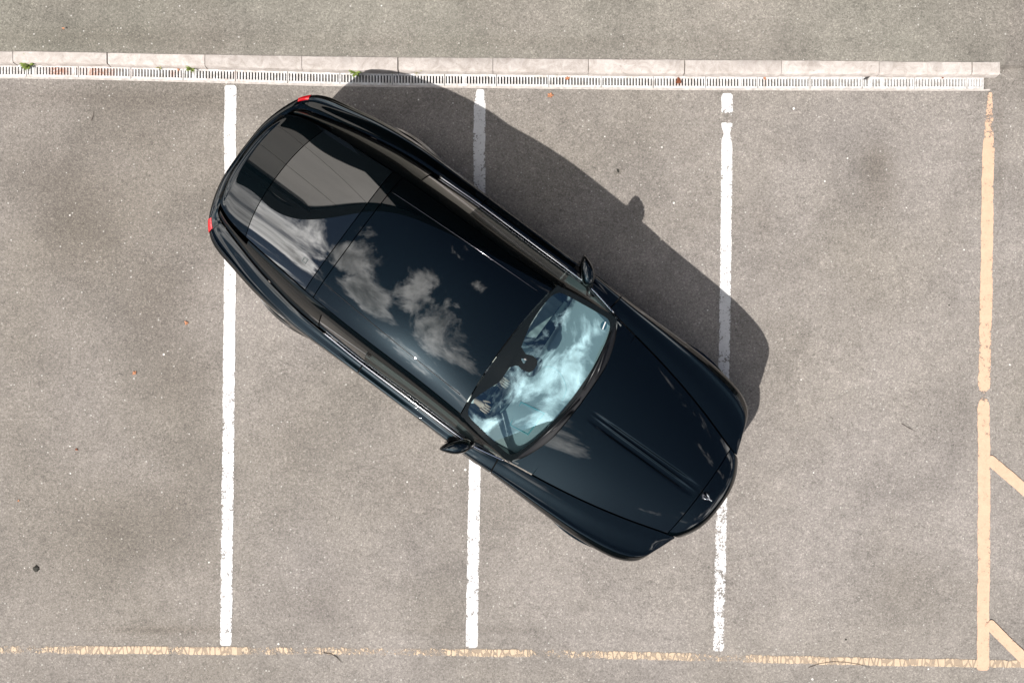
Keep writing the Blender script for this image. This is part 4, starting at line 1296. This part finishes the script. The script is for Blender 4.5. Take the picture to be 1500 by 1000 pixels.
# ------------------------------------------------------------------ small things on the ground
def leaf_mesh(name, size, lobes, mat, curl=.25, seed=0):
    rnd = random.Random(seed); n = 28
    bm = bmesh.new(); c = bm.verts.new((0, 0, size*.10)); ring = []
    for k in range(n):
        a = 2*math.pi*k/n
        r = size*(.55 + .45*abs(math.cos(a*lobes/2.0)))*(1 + rnd.uniform(-.12, .12))
        ring.append(bm.verts.new((r*math.cos(a), r*math.sin(a)*.8, size*(.06 + curl*(r/size)**2*abs(math.sin(a+seed))))))
    for k in range(n): bm.faces.new((c, ring[k], ring[(k+1) % n]))
    bmesh.ops.solidify(bm, geom=bm.faces[:], thickness=.0008)
    bmesh.ops.recalc_face_normals(bm, faces=bm.faces)
    me = bpy.data.meshes.new(name); bm.to_mesh(me); bm.free(); me.materials.append(mat)
    return me
LEAVES = [(806, 140, .030, 5, m_leaf_or, 0.006, 'orange lobed dead leaf on the tarmac just below the drain, right of the car shadow'),
          (994, 119, .034, 3, m_leaf_br, 0.012, 'rusty brown curled leaf lying on the drain grating right of the car'),
          (831, 115, .022, 4, m_leaf_or, 0.012, 'small orange leaf scrap on the drain grating above the orange lobed leaf'),
          (1120, 115, .016, 3, m_leaf_or, 0.012, 'tiny orange leaf scrap on the grating above the third bay line'),
          (1381, 113, .020, 3, m_leaf_br, 0.012, 'flat brown leaf scrap at the foot of the kerb near its right end'),
          (273, 473, .022, 3, m_leaf_or, 0.004, 'orange leaf fragment on the tarmac left of the first bay line, higher of two'),
          (197, 546, .022, 4, m_leaf_or, 0.004, 'orange leaf fragment on open tarmac at mid left, lower of two'),
          (112, 658, .015, 3, m_leaf_br, 0.004, 'tiny brown leaf fragment on the tarmac near the left edge'),
          (27, 733, .012, 3, m_leaf_or, 0.004, 'thin pale orange scrap on the tarmac at the far left edge'),
          (93, 42, .014, 3, m_leaf_or, 0.104, 'small orange scrap on the raised tarmac above the kerb at top left'),
          (262, 101, .014, 3, m_leaf_or, 0.112, 'small orange leaf scrap against the kerb left of the green weed')]
for i, (x, y, s, lo, mt, z, lab) in enumerate(LEAVES):
    o = obj('fallen_leaf', leaf_mesh('fallen_leaf', s, lo, mt, seed=i), None, None, False)
    p = px(x, y, z); o.location = (p.x, p.y, z if z < .1 or y < 75 else .02); o.rotation_euler = (0, 0, i*1.7)
    if y == 101: o.location = (*px(262, 103)[:2], .012)
    tag(o, lab, 'leaf', 'fallen leaves')

def weed(x, y, r, n, mats, label, seed, z=.006, thin=False):
    rnd = random.Random(seed)
    w = empty('weed', (*px(x, y)[:2], z)); tag(w, label, 'weed', 'weeds in the drain joint')
    bm = bmesh.new()
    for k in range(n):
        a = 2*math.pi*k/n + rnd.uniform(-.4, .4); L = r*rnd.uniform(.55, 1.1); wd = L*rnd.uniform(.22, .36)*(.5 if thin else 1)
        h0 = rnd.uniform(.0, .02); prev = None
        d = Vector((math.cos(a), math.sin(a), 0)); nn = Vector((-d.y, d.x, 0))
        tl = rnd.uniform(.3, .9)
        for j in range(6):
            t = j/5; ww = wd*math.sin(min(t*1.15+.08, 1)*math.pi)**.8*.5 + .0006
            c = d*L*t + Vector((0, 0, .008 + h0 + L*tl*math.sin(t*2.2)*.8))
            cur = (bm.verts.new(c + nn*ww + Vector((0, 0, .003))), bm.verts.new(c), bm.verts.new(c - nn*ww + Vector((0, 0, .003))))
            if prev:
                for q_ in (0, 1): bm.faces.new((prev[q_], prev[q_+1], cur[q_+1], cur[q_]))
            prev = cur
    bm_obj('foliage', bm, mats[0], w)
    bm = bmesh.new()
    for k in range(max(3, n//4)):
        a = rnd.uniform(0, 6.28)
        tube(bm, [(0, 0, 0), (r*.4*math.cos(a), r*.4*math.sin(a), r*.4)], [.002, .001], 5)
    bm_obj('stem', bm, mats[1], w)
weed(46, 95, .095, 34, (m_weed, m_weed_y), 'largest spiky green weed growing from the drain at the far left', 1)
weed(284, 102, .068, 20, (m_weed, m_weed_y), 'dark green rosette weed at the kerb foot left of the first bay line', 2)
weed(522, 108, .078, 24, (m_weed, m_weed_y), 'bright green weed on the grating just above the car shadow', 3)
weed(612, 106, .055, 16, (m_weed_y, m_weed), 'low yellowish weed at the kerb foot right of the car shadow', 4, thin=True)
weed(236, 101, .042, 12, (m_weed_y, m_weed), 'small yellow-green weed left of the dark green rosette', 5, thin=True)
weed(816, 109, .026, 8, (m_weed, m_weed_y), 'tiny green tuft at the kerb foot above the orange leaf', 6, thin=True)
weed(575, 107, .026, 8, (m_weed_y, m_weed), 'tiny olive sprig between the bright green weed and the yellowish one', 7, thin=True)

def lump(x, y, r, mat, label, name, cat, seed, z=0, flat=.5, stretch=1.0):
    bm = bmesh.new(); bmesh.ops.create_icosphere(bm, subdivisions=3, radius=1)
    for v in bm.verts:
        k = 1 + .45*mnoise.fractal(v.co*1.8 + Vector((seed*5, 0, 0)), .8, 2, 4)
        v.co = Vector((v.co.x*r*stretch*k, v.co.y*r*k, max(v.co.z, -.2)*r*flat*k))
    o = bm_obj(name, bm, mat); o.location = (*px(x, y)[:2], z + r*flat*.15); o.rotation_euler.z = seed
    tag(o, label, cat); return o
lump(53, 832, .030, m_dark, 'dark crumbly lump of dirt on the tarmac at the lower left', 'dirt_lump', 'dirt', 1, flat=.35)
lump(905, 250, .010, m_dark, 'dark speck of dirt on the tarmac right of the car roof shadow', 'dirt_lump', 'dirt', 2, flat=.5, stretch=1.8)
lump(1163, 159, .011, m_pale, 'white chip of stone on the tarmac right of the third bay line', 'stone_chip', 'stone', 3)
lump(1239, 936, .009, m_dark, 'small black speck of dirt near the lower yellow line', 'dirt_lump', 'dirt', 4)
lump(1390, 447, .007, m_dark, 'small black crumb of dirt left of the tall yellow line', 'dirt_lump', 'dirt', 5)
# ragged dark feather on the grating
bm = bmesh.new()
for k in range(11):
    t = k/10; a = Vector((-.030 + .060*t, -.012 + .022*t, .010))
    for s_ in (1, -1):
        d = Vector((.008 - .004*t, s_*.020*math.sin(t*2.7+.3), .004))
        v1, v2, v3 = bm.verts.new(a), bm.verts.new(a + Vector((.007, .002, 0))), bm.verts.new(a + d)
        bm.faces.new((v1, v2, v3))
tube(bm, [(-.036, -.016, .010), (.0, -.002, .012), (.034, .012, .010)], .0014, 6)
bmesh.ops.solidify(bm, geom=bm.faces[:], thickness=.0004)
f_ = bm_obj('feather', bm, m_feather, None, False); f_.location = (*px(1268, 115)[:2], .004)
tag(f_, 'small ragged dark grey feather caught on the drain grating at upper right', 'feather')
# twigs
def twig(pts, r, label):
    P = [Vector((*px(x, y)[:2], .006)) for x, y in pts]; c = P[0].copy(); c.z = 0
    bm = bmesh.new(); tube(bm, [p - c for p in P], [r]*(len(P)-1) + [r*.4], 6)
    o = bm_obj('twig', bm, m_twig); o.location = c; tag(o, label, 'twig')
twig([(1184, 977), (1200, 971), (1220, 968), (1240, 969), (1258, 972), (1275, 977)], .0022, 'long thin arched twig lying across the lower yellow line at right')
twig([(474, 955), (486, 957), (494, 962), (500, 969)], .003, 'short dark curved twig on the lower yellow line right of the first bay line')
twig([(1320, 620), (1332, 627), (1342, 632)], .002, 'faint short twig on the tarmac left of the tall yellow line')
twig([(134, 177), (137, 170), (138, 163)], .002, 'short bent twig on the tarmac just below the drain, left of the rusty gratings'); 

# ------------------------------------------------------------------ building beyond the raised tarmac (seen in the car's reflections)
m_clad = simple('beige_cladding_panel', (0.74, 0.70, 0.645), rough=0.6, var=0.08, vscale=1.5)
m_brick = simple('dark_painted_wall', (0.004, 0.004, 0.0045), rough=0.9, spec=0.05)
m_fascia = simple('black_fascia', (0.003, 0.003, 0.0035), rough=0.9, spec=0.05)
B_Y = 5.9
bld = empty('office_building', (0, B_Y, .07)); tag(bld, 'long block with a black ground floor and beige clad upper storey beyond the top edge', 'building')
bm = bmesh.new(); box(bm, -24, 20, 0, 9, 0, 3.9); bm_obj('ground_floor_wall', bm, m_brick, bld, False)
bm = bmesh.new(); box(bm, -24, 20, -.10, 9, 6.9, 7.7); bm_obj('parapet', bm, m_fascia, bld, False)
bm = bmesh.new(); box(bm, -24, 20, .10, 9, 3.9, 6.9); bm_obj('upper_wall', bm, m_fascia, bld, False)
pm = bmesh.new(); box(pm, 0, 1.97, -.02, .09, 3.95, 6.85)
pme = bm_obj('cladding_panel', pm, m_clad, bld, False); pme.location = (-23, 0, 0)
for k in range(1, 10):
    c = pme.copy(); COL.objects.link(c); c.parent = bld; c.location = (-23 + 2*k, 0, 0)
bm = bmesh.new(); box(bm, -9.15, -8.65, -.30, -.03, 0, 6.89); bm_obj('pilaster', bm, m_fascia, bld, False)
wm = bmesh.new(); box(wm, 0, 1.8, -.03, -.002, .8, 2.6); wme = bm_obj('window', wm, m_glass_dark, bld, False); wme.location = (-22, 0, 0)
for k in range(1, 14):
    c = wme.copy(); COL.objects.link(c); c.parent = bld; c.location = (-22 + 3*k, 0, 0)
w2 = empty('dark_reflection_block', (0, -13, 0)); tag(w2, 'low black block added out of view beyond the bottom edge to darken reflections in the car', 'building')  # unseen block, added to darken what the car's lower-left side reflects
bm = bmesh.new(); box(bm, -30, 30, -8, 0, 0, 5.6); bm_obj('wall', bm, m_brick, w2, False)
bm = bmesh.new(); box(bm, -30.2, 30.2, -8.2, .2, 5.6, 5.9); bm_obj('roof', bm, m_fascia, w2, False)
